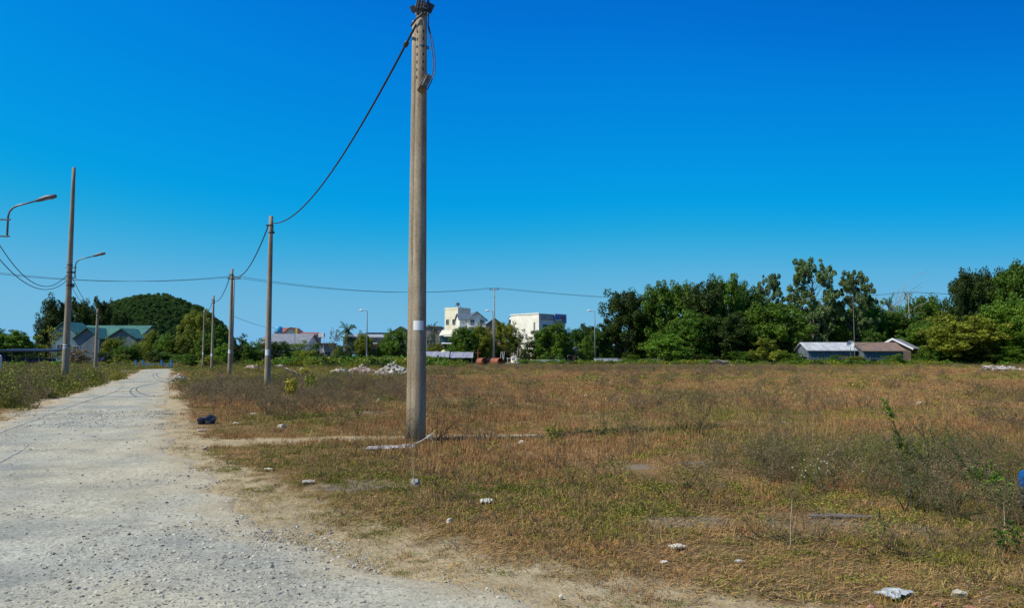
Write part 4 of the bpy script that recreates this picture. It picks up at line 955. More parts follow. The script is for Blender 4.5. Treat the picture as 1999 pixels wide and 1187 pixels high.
# far tree line closing the horizon
n = 1100; xx = rng.uniform(-420, 420, n); yy = rng.uniform(330, 420, n); k = (np.abs(xx-hx*.65) > 0)
scatter('distant_wood', 'hill', xx, yy, np.zeros(n)-.5, np.stack([rng.uniform(1, 1.6, n)]*2+[rng.uniform(.45, .8, n)], -1), rng.integers(0, 3, n), 'low far off wood closing the horizon behind the houses', 'wood', .03)

# ------------------------------------------------------------ buildings
glass = simple('window_glass', (.05, .07, .09), (.03, .04, .05), 1, .15, 0); framem = simple('window_frame', (.6, .6, .58), None, 3, .6, 0)
doorm = simple('door_paint', (.14, .1, .07), None, 3, .6)
def shell(name, px, Y, yaw, label, group='houses behind the field'):
    return empty(name, (Xb(px, Y), Y, 0), label, 'building', group, rz=yaw)
def windows(rt, ws, face, d, fm=None):
    """ws: (u, z, w, h) on face 'f' (y=-d), 'l' (x=-d), 'r' (x=+d)"""
    for (u, z, w_, h_) in ws:
        def loc(off): return {'f': (u, -d-off, z), 'l': (-d-off, u, z), 'r': (d+off, u, z)}[face]
        fr = MB(); t_ = .07
        def bxx(du, dz, a, b, off, th):
            c = loc(off); c = (c[0]+(du if face == 'f' else 0), c[1]+(0 if face == 'f' else du), c[2]+dz)
            fr.box(c, (a, th, b) if face == 'f' else (th, a, b))
        bxx(0, h_/2+t_/2, w_+2*t_, t_, .03, .1); bxx(0, -h_/2-t_/2, w_+2*t_, t_, .04, .14); bxx(-w_/2-t_/2, 0, t_, h_, .03, .1); bxx(w_/2+t_/2, 0, t_, h_, .03, .1); bxx(0, 0, .05, h_, .02, .05)
        o = fr.build('window', fm or framem, rt)
        g = MB(); c = loc(.005); g.box(c, (w_, .02, h_) if face == 'f' else (.02, w_, h_)); g.build('pane', glass, o)
def gable(rt, w_, d_, hw, hr, wall, roof, axis='x', over=.5, th=.16, z0=0, cx=0, cy=0, nm='roof', wn='wall'):
    m = MB()
    if axis == 'x':   # ridge along x, gables on the sides
        vs = [(cx+sx*w_/2, cy+sy*d_/2, z) for z in (z0, hw) for sx, sy in ((-1, -1), (1, -1), (1, 1), (-1, 1))] + [(cx-w_/2, cy, hr-.05), (cx+w_/2, cy, hr-.05)]
        m.add(vs, [(0, 1, 5, 4), (2, 3, 7, 6), (1, 2, 6, 9, 5), (3, 0, 4, 8, 7)])
        k = (hr-hw)/(d_/2); dz = over*k; r = MB(); W = w_/2+over
        for s in (-1, 1):
            y0 = cy+s*(d_/2+over); r.add([(cx-W, y0, hw-dz), (cx+W, y0, hw-dz), (cx+W, cy, hr), (cx-W, cy, hr), (cx-W, y0, hw-dz+th), (cx+W, y0, hw-dz+th), (cx+W, cy, hr+th), (cx-W, cy, hr+th)], [(0, 1, 2, 3), (4, 7, 6, 5), (0, 4, 5, 1), (0, 3, 7, 4), (1, 5, 6, 2)])
    else:             # ridge along y, gable faces the viewer
        vs = [(cx+sx*w_/2, cy+sy*d_/2, z) for z in (z0, hw) for sx, sy in ((-1, -1), (1, -1), (1, 1), (-1, 1))] + [(cx, cy-d_/2, hr-.05), (cx, cy+d_/2, hr-.05)]
        m.add(vs, [(0, 1, 5, 8, 4), (2, 3, 7, 9, 6), (1, 2, 6, 5), (3, 0, 4, 7)])
        k = (hr-hw)/(w_/2); dz = over*k; r = MB(); D = d_/2+over
        for s in (-1, 1):
            x0 = cx+s*(w_/2+over); r.add([(x0, cy-D, hw-dz), (x0, cy+D, hw-dz), (cx, cy+D, hr), (cx, cy-D, hr), (x0, cy-D, hw-dz+th), (x0, cy+D, hw-dz+th), (cx, cy+D, hr+th), (cx, cy-D, hr+th)], [(0, 1, 2, 3), (4, 7, 6, 5), (0, 4, 5, 1), (0, 3, 7, 4), (1, 5, 6, 2)])
    wo = m.build(wn, wall, rt); ro = r.build(nm, roof, rt); return wo, ro
def corr(name, c1, c2, rough=.6, sc=30, ax='X'):
    if name in MATS: return MATS[name]
    m, nt, b = nodes(name); v = objpos(nt); wv = nt.nodes.new('ShaderNodeTexWave'); wv.bands_direction = ax; wv.inputs['Scale'].default_value = sc/6.28; L(nt, v, wv.inputs[0])
    n1 = noise(nt, .9, 6, .7, v); c = ramp(nt, [(.35, c2), (.6, c1)], n1.outputs[0]).outputs[0]
    c = mix(nt, .35, c, ramp(nt, [(0, (.7, .7, .7)), (1, (1.05, 1.05, 1.05))], wv.outputs[0]).outputs[0], 'MULTIPLY')
    L(nt, c, b.inputs['Base Color']); b.inputs['Roughness'].default_value = rough; bump(nt, b, wv.outputs[0], .5, .03); MATS[name] = m; return m
cream = simple('cream_plaster', (.88, .82, .60), (.70, .63, .46), .9); whitew = simple('white_plaster', (.88, .85, .76), (.66, .63, .56), .9)
tealw = simple('teal_plaster', (.16, .27, .29), (.10, .19, .21), .6); greyw = simple('grey_plaster', (.28, .28, .29), (.18, .18, .19), .5)
bluew = simple('blue_grey_wall', (.16, .2, .25), (.1, .13, .17), .6)
def side(h, px, Y): return px*Y/F
# green roofed building
Y = 160; u_ = Y/F
def Zp(py, Y): return P(1000, py, Y).z
rt = shell('green_roof_building', 222, Y, 0, 'teal building with a long green metal roof and front gables', 'buildings left of the road')
greenr = corr('green_metal_roof', (.06, .20, .14), (.035, .13, .095))
gable(rt, 135*u_, 10, Zp(660, Y), Zp(637, Y), tealw, greenr, 'x', .6)
for cx_, w_, pk, ev in ((-54*u_, 44*u_, 633, 650), (-10*u_, 44*u_, 643, 660), (54*u_, 50*u_, 645, 660)):
    gable(rt, w_, 6, Zp(ev, Y)-.1, Zp(pk, Y), simple('grey_gable', (.14, .18, .2), (.09, .12, .14), .6) if cx_ > -20*u_ else tealw, greenr, 'y', .5, cx=cx_, cy=-5.2, nm='gable_roof', wn='gable_wall')
windows(rt, [(-60*u_, 3.3, 1.2, 1.6), (-48*u_, 3.3, 1.2, 1.6), (-30*u_, 3.0, 1.2, 1.5), (15*u_, 3, 1.4, 1.5), (35*u_, 3, 1.4, 1.5)], 'f', 5.0 if False else 8.2)
for c in list(rt.children):
    if c.name.startswith('window') and c.data.vertices[0].co.x > -20*u_*1.0: c.location.y += 3.2
m = MB(); m.box((-40*u_, -8.3, 1.1), (1.1, .1, 2.2)); m.build('door', doorm, rt)
# navy roofed shed left
Y = 108; u_ = Y/F; rt = shell('navy_shed', 64, Y, 0, 'long low open shed with a navy blue roof behind the weeds', 'buildings left of the road')
m = MB(); m.box((0, 0, Zp(684, Y)), (114*u_, 4, .22), 0, .06); m.build('roof', simple('navy_sheet', (.012, .016, .04), (.008, .01, .025), 1, .5), rt)
for xx_ in (-52, -26, 0, 26, 52):
    m = MB(); m.tube([(xx_*u_, -1.6, 0), (xx_*u_, -1.6, Zp(685, Y))], .06, 6); m.build('post', steel, rt)
m = MB(); m.box((-46*u_, -1.3, 1.2), (13*u_, .12, 2.1)); m.box((18*u_, -1.0, .7), (70*u_, .12, 1.3)); m.build('wall_panel', simple('navy_panel', (.015, .018, .06), (.01, .012, .03), 1), rt)
m = MB(); crumple(m, (P(200, 700, 110).x, 110, .9), .7, .7, 1.3, 3, 9); tag(m.build('tarpaulin', simple('purple_tarp', (.05, .03, .15), (.03, .02, .1), 2, .5)), 'purple blue tarpaulin heaped beside the short thin pole', 'tarpaulin')
# white gate post at left edge
q = P(-4, 715, 60); rt = empty('gate_post', (q.x, 60, 0), 'white gate post at the left picture edge', 'post'); m = MB(); m.box((0, 0, .8), (.35, .3, 1.6)); m.build('post', whitew, rt); m = MB(); m.lathe((0, 0, 1.6), [(.26, 0), (.26, .08), (.14, .16), (.02, .24)], 4); m.build('cap', whitew, rt)
# blue low wall across the road end
Y = 104; u_ = Y/F; rt = empty('blue_wall', (Xb(300, Y), Y, Hf(Xb(300, Y), Y)), 'low bright blue wall with posts closing the road end', 'wall')
bl = simple('blue_paint', (.05, .25, .52), (.03, .17, .4), 1.2, .6)
m = MB(); m.box((0, 0, .28), (74*u_, .2, .56)); m.box((0, 0, .6), (75*u_, .3, .08)); m.build('wall', bl, rt)
for k, xx_ in enumerate((-34, -20, 16, 35)): m = MB(); m.box((xx_*u_, 0, .55), (.16, .32, 1.1)); m.box((xx_*u_, 0, 1.13), (.22, .38, .06)); m.build('post', bl, rt)

# mid buildings
Y = 195; u_ = Y/F
rt = shell('grey_hall', 566, Y, 0, 'long hall with a weathered grey roof and pale wall left of centre')
gable(rt, 86*u_, 12, Zp(672, Y), Zp(653, Y), whitew, corr('grey_asbestos_roof', (.27, .28, .29), (.19, .2, .21)), 'x', .6)
windows(rt, [(-30*u_, 2.4, 1.8, 1.4), (-10*u_, 2.4, 1.8, 1.4), (10*u_, 2.4, 1.8, 1.4), (30*u_, 2.4, 1.8, 1.4)], 'f', 6)
m = MB(); m.box((0, -6.1, 1.1), (1.6, .1, 2.2)); m.build('door', doorm, rt)
redr = corr('red_tile_roof', (.34, .12, .09), (.24, .08, .06), .8, 18)
Y = 215; u_ = Y/F; rt = shell('red_gable_house', 574, Y, 0, 'house with a red roof and gable beside the yellow flagpole banner')
gable(rt, 30*u_, 8, Zp(653, Y), Zp(641, Y), cream, redr, 'y', .5); gable(rt, 16*u_, 8, Zp(650, Y), Zp(641, Y), cream, redr, 'x', .3, cx=-22*u_, nm='side_roof', wn='side_wall')
windows(rt, [(-5*u_, 6.2, 1, 1.2), (5*u_, 6.2, 1, 1.2)], 'f', 4)
rt = shell('red_flat_house', 605, Y, 0, 'low red roofed house just left of the white shop sign'); gable(rt, 28*u_, 8, Zp(658, Y), Zp(650, Y), greyw, redr, 'x', .4); windows(rt, [(0, 5.2, 1.6, 1.1), (-8*u_, 5.2, 1.2, 1.1)], 'f', 4)
Y = 205; rt = empty('water_tank', (Xb(543, Y), Y, 0), 'bright blue water tank on a stand left of the red gable', 'water tank')
z_ = Zp(650, Y); m = MB(); m.lathe((0, 0, z_), [(.9, 0), (1, .1), (1, 1.5), (.6, 1.75), (.25, 1.85)], 16); m.build('tank', simple('tank_blue', (.08, .4, .65), None, 2, .4, 0), rt, smooth=True)
m = MB(); [m.box((a*.7, b*.7, z_/2), (.15, .15, z_)) for a in (-1, 1) for b in (-1, 1)]; m.box((0, 0, z_-.06), (1.8, 1.8, .1)); m.build('stand', steel, rt)
rt = empty('banner_pole', (Xb(575, 190), 190, 0), 'yellow vertical banner before the red gable', 'banner'); z_ = Zp(652, 190); m = MB(); m.tube([(0, 0, 0), (0, 0, Zp(640, 190))], .06, 6); m.build('pole', steel, rt)
m = MB(); m.box((.3, 0, (Zp(652, 190)+Zp(641, 190))/2), (.5, .05, Zp(641, 190)-Zp(652, 190))); m.build('banner', simple('banner_yellow', (.75, .65, .04), None, 2, .6, 0), rt)
# white sign and kiosk
Y = 172; u_ = Y/F; rt = shell('kiosk', 640, Y, 0, 'small grey kiosk with a white sign board on its left side'); 
m = MB(); m.box((0, 0, Zp(672, Y)/2), (24*u_, 4, Zp(672, Y))); m.build('wall', greyw, rt); m = MB(); m.box((0, -.3, Zp(672, Y)+.1), (28*u_, 5, .2)); m.build('roof', simple('dark_roof', (.08, .085, .09), None, 2), rt)
m = MB(); m.box((-8*u_, -2.3, Zp(655, Y)), (13*u_, .15, 8*u_)); m.build('sign_board', whiteplate, rt); m = MB(); m.tube([(-4*u_, -2.4, 0), (-4*u_, -2.4, Zp(650, Y))], .12, 6); m.build('sign_post', whiteplate, rt)
windows(rt, [(4*u_, 2.2, 1.4, 1.2)], 'f', 2); m = MB(); m.box((-5*u_, -2.15, 1.2), (6*u_, .1, 9*u_)); m.build('poster', whiteplate, rt)
# warehouse
Y = 185; u_ = Y/F; rt = shell('warehouse', 724, Y, 0, 'long blue grey warehouse with a pale sloping roof behind the street light')
m = MB(); m.box((0, 0, Zp(660, Y)/2), (84*u_, 14, Zp(660, Y))); m.build('wall', bluew, rt)
m = MB(); zz0, zz1 = Zp(661, Y), Zp(653, Y); m.add([(-44*u_, -9, zz0), (44*u_, -9, zz0), (44*u_, 6, zz1), (-44*u_, 6, zz1), (-44*u_, -9, zz0+.2), (44*u_, -9, zz0+.2), (44*u_, 6, zz1+.2), (-44*u_, 6, zz1+.2)], [(0, 3, 2, 1), (4, 5, 6, 7), (0, 1, 5, 4), (1, 2, 6, 5), (2, 3, 7, 6), (3, 0, 4, 7)])
m.build('roof', corr('pale_metal_roof', (.42, .44, .43), (.34, .36, .35)), rt)
m = MB(); m.box((10*u_, 7.6, Zp(650, Y)), (64*u_, 1, 5*u_)); m.build('clerestory', simple('dark_fascia', (.035, .06, .075), None, 2, .5), rt)
m = MB(); m.box((26*u_, -9.5, Zp(673, Y)), (40*u_, 4, .14), 0, -.08); m.build('awning', whiteplate, rt)
m = MB(); m.box((10*u_, -7.1, 1.7), (5, .1, 3.4)); m.build('door', simple('dark_opening_door', (.03, .035, .04), None, 2), rt)
windows(rt, [(-30*u_, 3.8, 2.4, .9), (-15*u_, 3.8, 2.4, .9), (30*u_, 3.8, 2.4, .9)], 'f', 7)
# pale blue truck
Y = 150; u_ = Y/F; rt = empty('truck', (Xb(706, Y), Y, 0), 'small parked truck with a pale blue cab and white bed', 'truck')
m = MB(); m.prism([(-17*u_, .5), (-17*u_, 1.9), (-16*u_, 2.1), (-11*u_, 2.1), (-10*u_, 1.6), (-10*u_, .5)], -.9, .9); cb = m.build('cab', simple('truck_blue', (.3, .62, .7), None, 2, .3, 0), rt)
m = MB(); m.box((-13.4*u_, -.91, 1.65), (3.6*u_, .03, .5)); m.build('window', glass, cb)
m = MB(); m.box((3*u_, 0, .95), (26*u_, 1.9, .8)); m.build('bed', whiteplate, rt)
for wx in (-13, 0, 12):
    m = MB(); m.tube([(wx*u_, -1, .38), (wx*u_, -.7, .38)], .38, 14); m.build('wheel', darkst, rt)
# grey block building behind pole
Y = 200; u_ = Y/F; rt = shell('grey_block_building', 838, Y, 0, 'plain grey flat roofed block right behind the big pole')
m = MB(); m.box((0, 0, Zp(640, Y)/2), (48*u_, 9, Zp(640, Y))); m.build('wall', simple('block_grey', (.25, .24, .22), (.17, .165, .155), .4), rt)
m = MB(); m.box((0, 0, Zp(640, Y)+.1), (50*u_, 9.6, .3)); m.build('roof', simple('slab_grey', (.2, .2, .19), None, 2), rt)
windows(rt, [(-14*u_, 5.5, 1.6, 1.2), (4*u_, 5.5, 1.6, 1.2)], 'f', 4.5)
m = MB(); m.box((10*u_, -4.56, 1.1), (1.2, .1, 2.2)); m.build('door', doorm, rt)
# rusty shed roof between (782..)
rt = shell('brown_hip_house', 784, 205, 0, 'small brown hipped roof peeping left of the big pole'); gable(rt, 4.6, 6, Zp(650, 205), Zp(639, 205), greyw, simple('brown_tile', (.15, .10, .08), None, 1.5), 'y', .3); windows(rt, [(0, 6, 1, 1)], 'f', 3)
# tall white house, seen from its corner
Y = 190; u_ = Y/F; yaw = R(-32)
rt = shell('tall_white_house', 893, Y, yaw, 'tall cream house with flat roof and a water tank on top')
ztop = Zp(605, Y); wd = 5.4; hw_ = 2.1
m = MB(); m.box((0, 0, ztop/2), (2*hw_, wd, ztop)); m.build('wall', cream, rt)
m = MB(); m.box((0, 0, ztop+.08), (2*hw_+.12, wd+.12, .16)); [m.box((sx*(hw_-.06), 0, ztop+.3), (.15, wd, .3)) for sx in (-1, 1)]; [m.box((0, sy*(wd/2-.06), ztop+.3), (2*hw_-.4, .15, .3)) for sy in (-1, 1)]; m.build('parapet', cream, rt)
windows(rt, [(.2, ztop-1.9, .4, .6), (1.5, ztop-1.9, .4, .6), (-1.2, ztop-5.2, .9, 1.2)], 'l', hw_); windows(rt, [(.9, ztop-3.2, 1.0, 1.3), (.9, ztop-6.5, 1.0, 1.3), (-1.2, ztop-3.2, .8, 1.2)], 'f', wd/2)
m = MB(); m.tube([(0, 0, ztop+1.1), (0, 0, ztop+1.8)], .5, 12); [m.box((a*.5, b*.5, ztop+.6), (.08, .08, 1.1)) for a in (-1, 1) for b in (-1, 1)]; m.build('roof_tank', steel, rt)
m = MB(); m.box((.8, -wd/2-.06, 1.1), (1, .1, 2.2)); m.build('door', doorm, rt)
# front gabled house with blue grey roof
Y = 178; u_ = Y/F; rt = shell('blue_gable_house', 925, Y, R(14), 'white two storey house with a blue grey gabled roof beside the tall cream house')
bgr = corr('blue_grey_roof', (.12, .16, .2), (.08, .11, .14), .6, 20)
gable(rt, 4.3, 7, Zp(625, Y), Zp(611, Y), whitew, bgr, 'y', .45); gable(rt, 3.2, 5.5, Zp(625, Y), Zp(614, Y), whitew, bgr, 'x', .3, cx=-2.4, nm='side_roof', wn='side_wall')
windows(rt, [(-1.1, Zp(631, Y), .9, 1.2), (1.2, Zp(631, Y), .9, 1.2), (-1.1, 3, 1, 1.4), (1.2, 3, 1, 1.4)], 'f', 3.5)
m = MB(); m.box((0, -4.1, Zp(640, Y)), (4.3, 1.2, .15)); [m.box((-2.1+.4*k, -4.6, Zp(640, Y)+.45), (.08, .08, .8)) for k in range(11)]; m.box((0, -4.6, Zp(640, Y)+.88), (4.3, .12, .1)); m.build('balcony', whitew, rt)
# pale sloping roof low in front
Y = 170; u_ = Y/F; rt = shell('lean_to_shop', 886, Y, 0, 'low teal shop front with a pale cream sloping roof below the tall cream house')
m = MB(); z0_, z1_ = Zp(657, Y), Zp(645, Y); m.add([(-26*u_, -4, z0_), (26*u_, -4, z0_+.6), (26*u_, 3, z1_), (-26*u_, 3, z1_), (-26*u_, -4, z0_+.15), (26*u_, -4, z0_+.75), (26*u_, 3, z1_+.15), (-26*u_, 3, z1_+.15)], [(0, 3, 2, 1), (4, 5, 6, 7), (0, 1, 5, 4), (1, 2, 6, 5), (2, 3, 7, 6), (3, 0, 4, 7)]); m.build('roof', cream, rt)
m = MB(); m.box((0, 0, z0_/2-.05), (50*u_, 6, z0_-.1)); m.build('wall', simple('teal_dark', (.03, .09, .09), (.02, .06, .06), 1), rt)
m = MB(); m.box((2*u_, -4, Zp(671, Y)), (46*u_, 2.5, .12), 0, .1); m.build('awning', whiteplate, rt); m = MB(); m.box((0, -3.05, 1.2), (2, .1, 2.4)); m.build('door', glass, rt)
# parasol
Y = 150; rt = empty('parasol', (Xb(866, Y), Y, 0), 'pale yellow parasol beside the grey tarpaulin row', 'parasol'); m = MB(); m.tube([(0, 0, 0), (0, 0, 3.0)], .05, 6); m.build('pole', steel, rt)
m = MB(); m.add([(0, 0, 3.1)]+[(1.3*math.cos(a*math.pi/4), 1.3*math.sin(a*math.pi/4), 2.2) for a in range(8)]+[(0, 0, 3.0)]+[(1.25*math.cos(a*math.pi/4), 1.25*math.sin(a*math.pi/4), 2.14) for a in range(8)], [(0, 1+k, 1+(k+1) % 8) for k in range(8)]+[(9, 10+(k+1) % 8, 10+k) for k in range(8)]+[(1+k, 10+k, 10+(k+1) % 8, 1+(k+1) % 8) for k in range(8)])
m.build('canopy', simple('parasol_yellow', (.75, .72, .3), None, 1, .7, 0), rt)
# row of grey sheets (low stall roofs)
Y = 148; u_ = Y/F
def stall(px, wpx, zt, label):
    rt = empty('stall_roof', (Xb(px, Y), Y, 0), label, 'shelter', 'low grey sheet shelters'); m = MB(); W = wpx*u_
    n_ = 12; vs = []; r = random.Random(px)
    for i in range(n_+1):
        for j, (yy_, zz_) in enumerate(((-1.6, zt-1.15), (0, zt-.1), (1.4, zt))): vs.append((-W/2+W*i/n_, yy_, zz_+r.uniform(-.06, .06)))
    b_ = len(vs); vs += [(a, b, c-.05) for a, b, c in vs]
    fs = [(i*3+j, (i+1)*3+j, (i+1)*3+j+1, i*3+j+1) for i in range(n_) for j in range(2)]; fs += [tuple(b_+q_ for q_ in f[::-1]) for f in fs]
    m.add(vs, fs); m.build('sheet', simple('lavender_sheet', (.33, .33, .38), (.2, .2, .25), .9, .6), rt)
    for s in (-1, 0, 1):
        m = MB(); m.tube([(s*W*.45, -1.5, 0), (s*W*.45, -1.5, zt-1.15)], .05, 6); m.tube([(s*W*.45, 1.3, 0), (s*W*.45, 1.3, zt-.1)], .05, 6); m.build('post', steel, rt)
stall(854, 48, 2.7, 'low grey sheet shelter right beside the big pole'); stall(902, 44, 2.6, 'low grey sheet shelter left of the rusty pipes')
# brown roofed house
Y = 196; u_ = Y/F; rt = shell('brown_roof_house', 966, Y, 0, 'brown tiled hipped house behind the olive tree and street light'); gable(rt, 44*u_, 8, Zp(640, Y), Zp(623, Y), simple('brick_wall', (.35, .2, .14), (.25, .14, .1), 1), simple('brown_tile', (.15, .10, .08), None, 1.5), 'y', .5); windows(rt, [(-8*u_, 6.4, 1.2, 1.1), (8*u_, 6.4, 1.2, 1.1)], 'f', 4)
# large white building, corner at 1052
Y = 180; u_ = Y/F; yaw = R(45); c_ = P(1052, 613, Y); zt = c_.z
rt = empty('large_white_building', (c_.x, Y, 0), 'large white building with slatted parapet and rooftop sign', 'building', 'houses behind the field', rz=yaw)
W1, W2 = 9.6, 9.6      # local: corner at origin, left face runs along -x.. in front; body spans y from 0 to W1 (left face x=0) and x 0..W2
m = MB(); m.box((W2/2, W1/2, zt/2), (W2, W1, zt)); m.build('wall', simple('white_render', (.90, .86, .74), (.74, .70, .58), .5), rt)
m = MB(); m.box((-.01, W1/2, zt+.15), (.25, W1+.2, .3)); m.box((W2/2+.1, W1, zt+.15), (W2, .25, .3)); m.build('coping', whitew, rt)
slm = simple('dark_slats', (.14, .11, .12), (.09, .07, .08), 2)
m = MB(); m.box((W2/2, -.06, zt-.65), (W2, .08, 1.3)); m.build('fascia', slm, rt)
m = MB(); [m.box((.3+k*.42, -.16, zt-.65), (.14, .12, 1.2)) for k in range(12)]; m.box((2.6, -.16, zt+.05), (5.2, .14, .12)); m.build('parapet_slats', whitew, rt)
m = MB(); m.box((7.5, -.35, zt-.9), (4.4, .2, 2.3)); sg = m.build('sign', simple('sign_purple', (.30, .32, .55), (.38, .40, .6), 1, .5, 0), rt)
m = MB(); m.box((6.4, -.47, zt-.7), (1.1, .03, .7)); m.lathe((6.4, -.47, zt-1.4), [(.2, 0), (.25, .2), (.1, .4)], 8); m.build('sign_emblem', simple('sign_blue', (.04, .2, .6), None, 2, .5, 0), sg)
m = MB(); [m.box((7.5+k*.42, -.47, zt-.75+(k % 2)*.1), (.28, .03, .75)) for k in range(5)]; m.box((8.3, -.47, zt-1.5), (2.1, .03, .2)); m.build('sign_lettering', simple('sign_red', (.6, .06, .1), None, 2, .5, 0), sg)
windows(rt, [(1.5, zt-3.2, .35, 2.4), (4.2, zt-5.4, .5, 1.2), (6.6, zt-5.4, .5, 1.2)], 'l', 0.01); windows(rt, [(2.2, zt-3.4, 1.6, 1.7), (5, zt-3.4, 1.6, 1.7), (7.8, zt-3.6, 1.4, 1.7)], 'f', .01)
m = MB(); m.box((3, -.06, 1.2), (1.4, .1, 2.4)); m.build('door', doorm, rt)
q = P(999, 625, 188); rt = empty('roof_water_tank', (q.x, 188, 0), 'steel water tank on a frame left of the large white building', 'water tank'); m = MB(); m.tube([(-.8, 0, q.z), (.9, 0, q.z)], .75, 14); m.build('tank', simple('tank_steel', (.3, .31, .32), None, 2, .3, .1, metal=.6), rt, smooth=True); m = MB(); [m.box((a*.6, b*.4, (q.z-.6)/2), (.1, .1, q.z-.6)) for a in (-1, 1) for b in (-1, 1)]; m.build('stand', steel, rt)
# small pale house at 1120
rt = shell('small_cream_house', 1124, 165, 0, 'narrow cream shop with a dark doorway right of the round green tree'); gable(rt, 3.4, 5, 2.6, 3.7, simple('cream_shop', (.6, .5, .42), (.45, .36, .3), 1), bgr, 'y', .3); m = MB(); m.box((-.6, -2.55, 1.0), (1, .1, 2)); m.build('door', doorm, rt); windows(rt, [(.8, 1.7, .8, .9)], 'f', 2.5)
# low white walls
def lowwall(px0, px1, Y, h, label, mat=whitew, gaps=True):
    u_ = Y/F; W = (px1-px0)*u_; rt = empty('low_wall', (Xb((px0+px1)/2, Y), Y, 0), label, 'wall', 'low white walls at the far field edge')
    m = MB(); m.box((0, 0, h/2-.06), (W, .2, h-.12)); m.build('wall', mat, rt); m = MB(); m.box((0, 0, h-.05), (W+.1, .3, .1)); m.build('coping', mat, rt)
lowwall(1038, 1092, 150, 1.0, 'low white wall in front of the large white building'); lowwall(1160, 1205, 152, 1.3, 'low white wall under the third street light'); lowwall(1205, 1290, 158, 1.2, 'low pale wall behind the first tall belt tree', stonem)
Y = 138; rt = empty('barrier_rail', (Xb(1002, Y), Y, 0), 'thin white frame rail standing right of the rusty pipes', 'rail'); m = MB()
for px in (-11, 0, 7): m.tube([(px*Y/F, 0, 0), (px*Y/F, 0, 1.5+(.9 if px == 0 else 0))], .04, 6)
m.tube([(-1.3, 0, 1.3), (1.1, 0, 1.3)], .05, 6); m.tube([(-1.3, 0, .5), (1.1, 0, .5)], .04, 6); m.build('frame', whiteplate, rt)
# a-frame stand beside pipes
rt = empty('frame_stand', (Xb(981, 141), 141, 0), 'slim white trestle frame behind the right rusty pipe', 'frame'); m = MB()
for a, b in ((-.5, 0), (.1, 0), (.1, .6)): m.tube([(a, 0, 0), (a+(.25 if b == 0 else -.1), 0, 2.6)], .04, 6)
m.build('frame', whiteplate, rt)
# rusty pipes
Y = 136; u_ = Y/F; ru = simple('orange_rust', (.33, .10, .05), (.2, .065, .035), 1.2, .8)
def pipe(px, rz, r_, ln, label):
    rt = empty('steel_pipe', (Xb(px, Y), Y, r_), label, 'pipe', 'rusty steel pipes', rz=rz); m = MB(); n_ = 24
    prof = [(-ln/2, r_), (ln/2, r_), (ln/2, r_-.07), (-ln/2, r_-.07)]
    vs = [(x_, q_*math.cos(2*math.pi*k/n_), q_*math.sin(2*math.pi*k/n_)) for x_, q_ in prof for k in range(n_)]
    m.add(vs, [(i*n_+k, ((i+1) % 4)*n_+k, ((i+1) % 4)*n_+(k+1) % n_, i*n_+(k+1) % n_) for i in range(4) for k in range(n_)]); m.build('barrel', ru, rt, smooth=False)
    m = MB(); 
    for xx_ in (-ln/2+.1, ln/2-.1): m.tube([(xx_-.05, 0, 0), (xx_+.05, 0, 0)], r_+.04, 24, False)
    m.build('flange', ru, rt)
pipe(941, R(-58), .70, 2.0, 'left rusty orange steel pipe lying with its dark mouth to the right'); pipe(970, R(-55), .70, 2.6, 'right rusty orange steel pipe lying with its dark mouth to the right')
q = P(933, 700, 139); rt = empty('rusty_post', (q.x, 139, 0), 'reddish post with a cross bar behind the left rusty pipe', 'post'); m = MB(); m.tube([(0, 0, 0), (0, 0, 3)], .08, 6); m.tube([(-.5, 0, 2.3), (.5, 0, 2.3)], .06, 6); m.build('post', ru, rt)
# sheds on the right
Y = 150; u_ = Y/F
rt = shell('pale_roof_shed', 1610, Y, 0, 'low blue grey shed with a pale whitish sheet roof under the eucalyptus', 'sheds at the right of the field')
gable(rt, 88*u_, 6.5, Zp(684, Y), Zp(670, Y), simple('shed_blue', (.13, .16, .19), (.07, .085, .1), .8), corr('pale_sheet_roof', (.60, .62, .63), (.36, .35, .34)), 'x', .4)
windows(rt, [(-20*u_, 1.7, 1.2, .9), (8*u_, 1.7, 1.2, .9)], 'f', 3.25, bluew); m = MB(); m.box((26*u_, -3.3, 1), (.9, .1, 2)); m.build('door', doorm, rt)
m = MB(); m.box((-49*u_, -.5, 1.7), (9*u_, 4, .12), 0, 0, .1); m.tube([(-52*u_, -2, 0), (-52*u_, -2, 1.7)], .06, 6); m.tube([(-46*u_, -2, 0), (-46*u_, -2, 1.7)], .06, 6); m.build('lean_to', simple('shed_pale', (.4, .42, .44), None, 2), rt)
Y = 148; rt = shell('rusty_roof_shed', 1708, Y, 0, 'low shed with a brown rusty corrugated roof between two paler sheds', 'sheds at the right of the field')
gable(rt, 74*u_, 7, Zp(685, Y), Zp(670, Y), simple('shed_blue2', (.11, .14, .16), (.06, .075, .09), .8), corr('rusty_sheet_roof', (.30, .18, .11), (.15, .13, .12)), 'x', .4)
windows(rt, [(-20*u_, 1.6, 1, .8), (5*u_, 1.6, 1, .8)], 'f', 3.5, bluew); m = MB(); m.box((16*u_, -3.55, 1), (.9, .1, 2)); m.build('door', doorm, rt)
Y = 154; rt = shell('red_gable_shed', 1752, Y, R(-38), 'shed with a white edged gable and reddish wall at the right end of the row', 'sheds at the right of the field')
gable(rt, 6.4, 7.5, Zp(680, Y), Zp(663, Y), simple('shed_red', (.13, .09, .07), (.08, .06, .05), .8), corr('grey_sheet_roof', (.36, .37, .38), (.27, .28, .29)), 'y', .45)
m = MB()
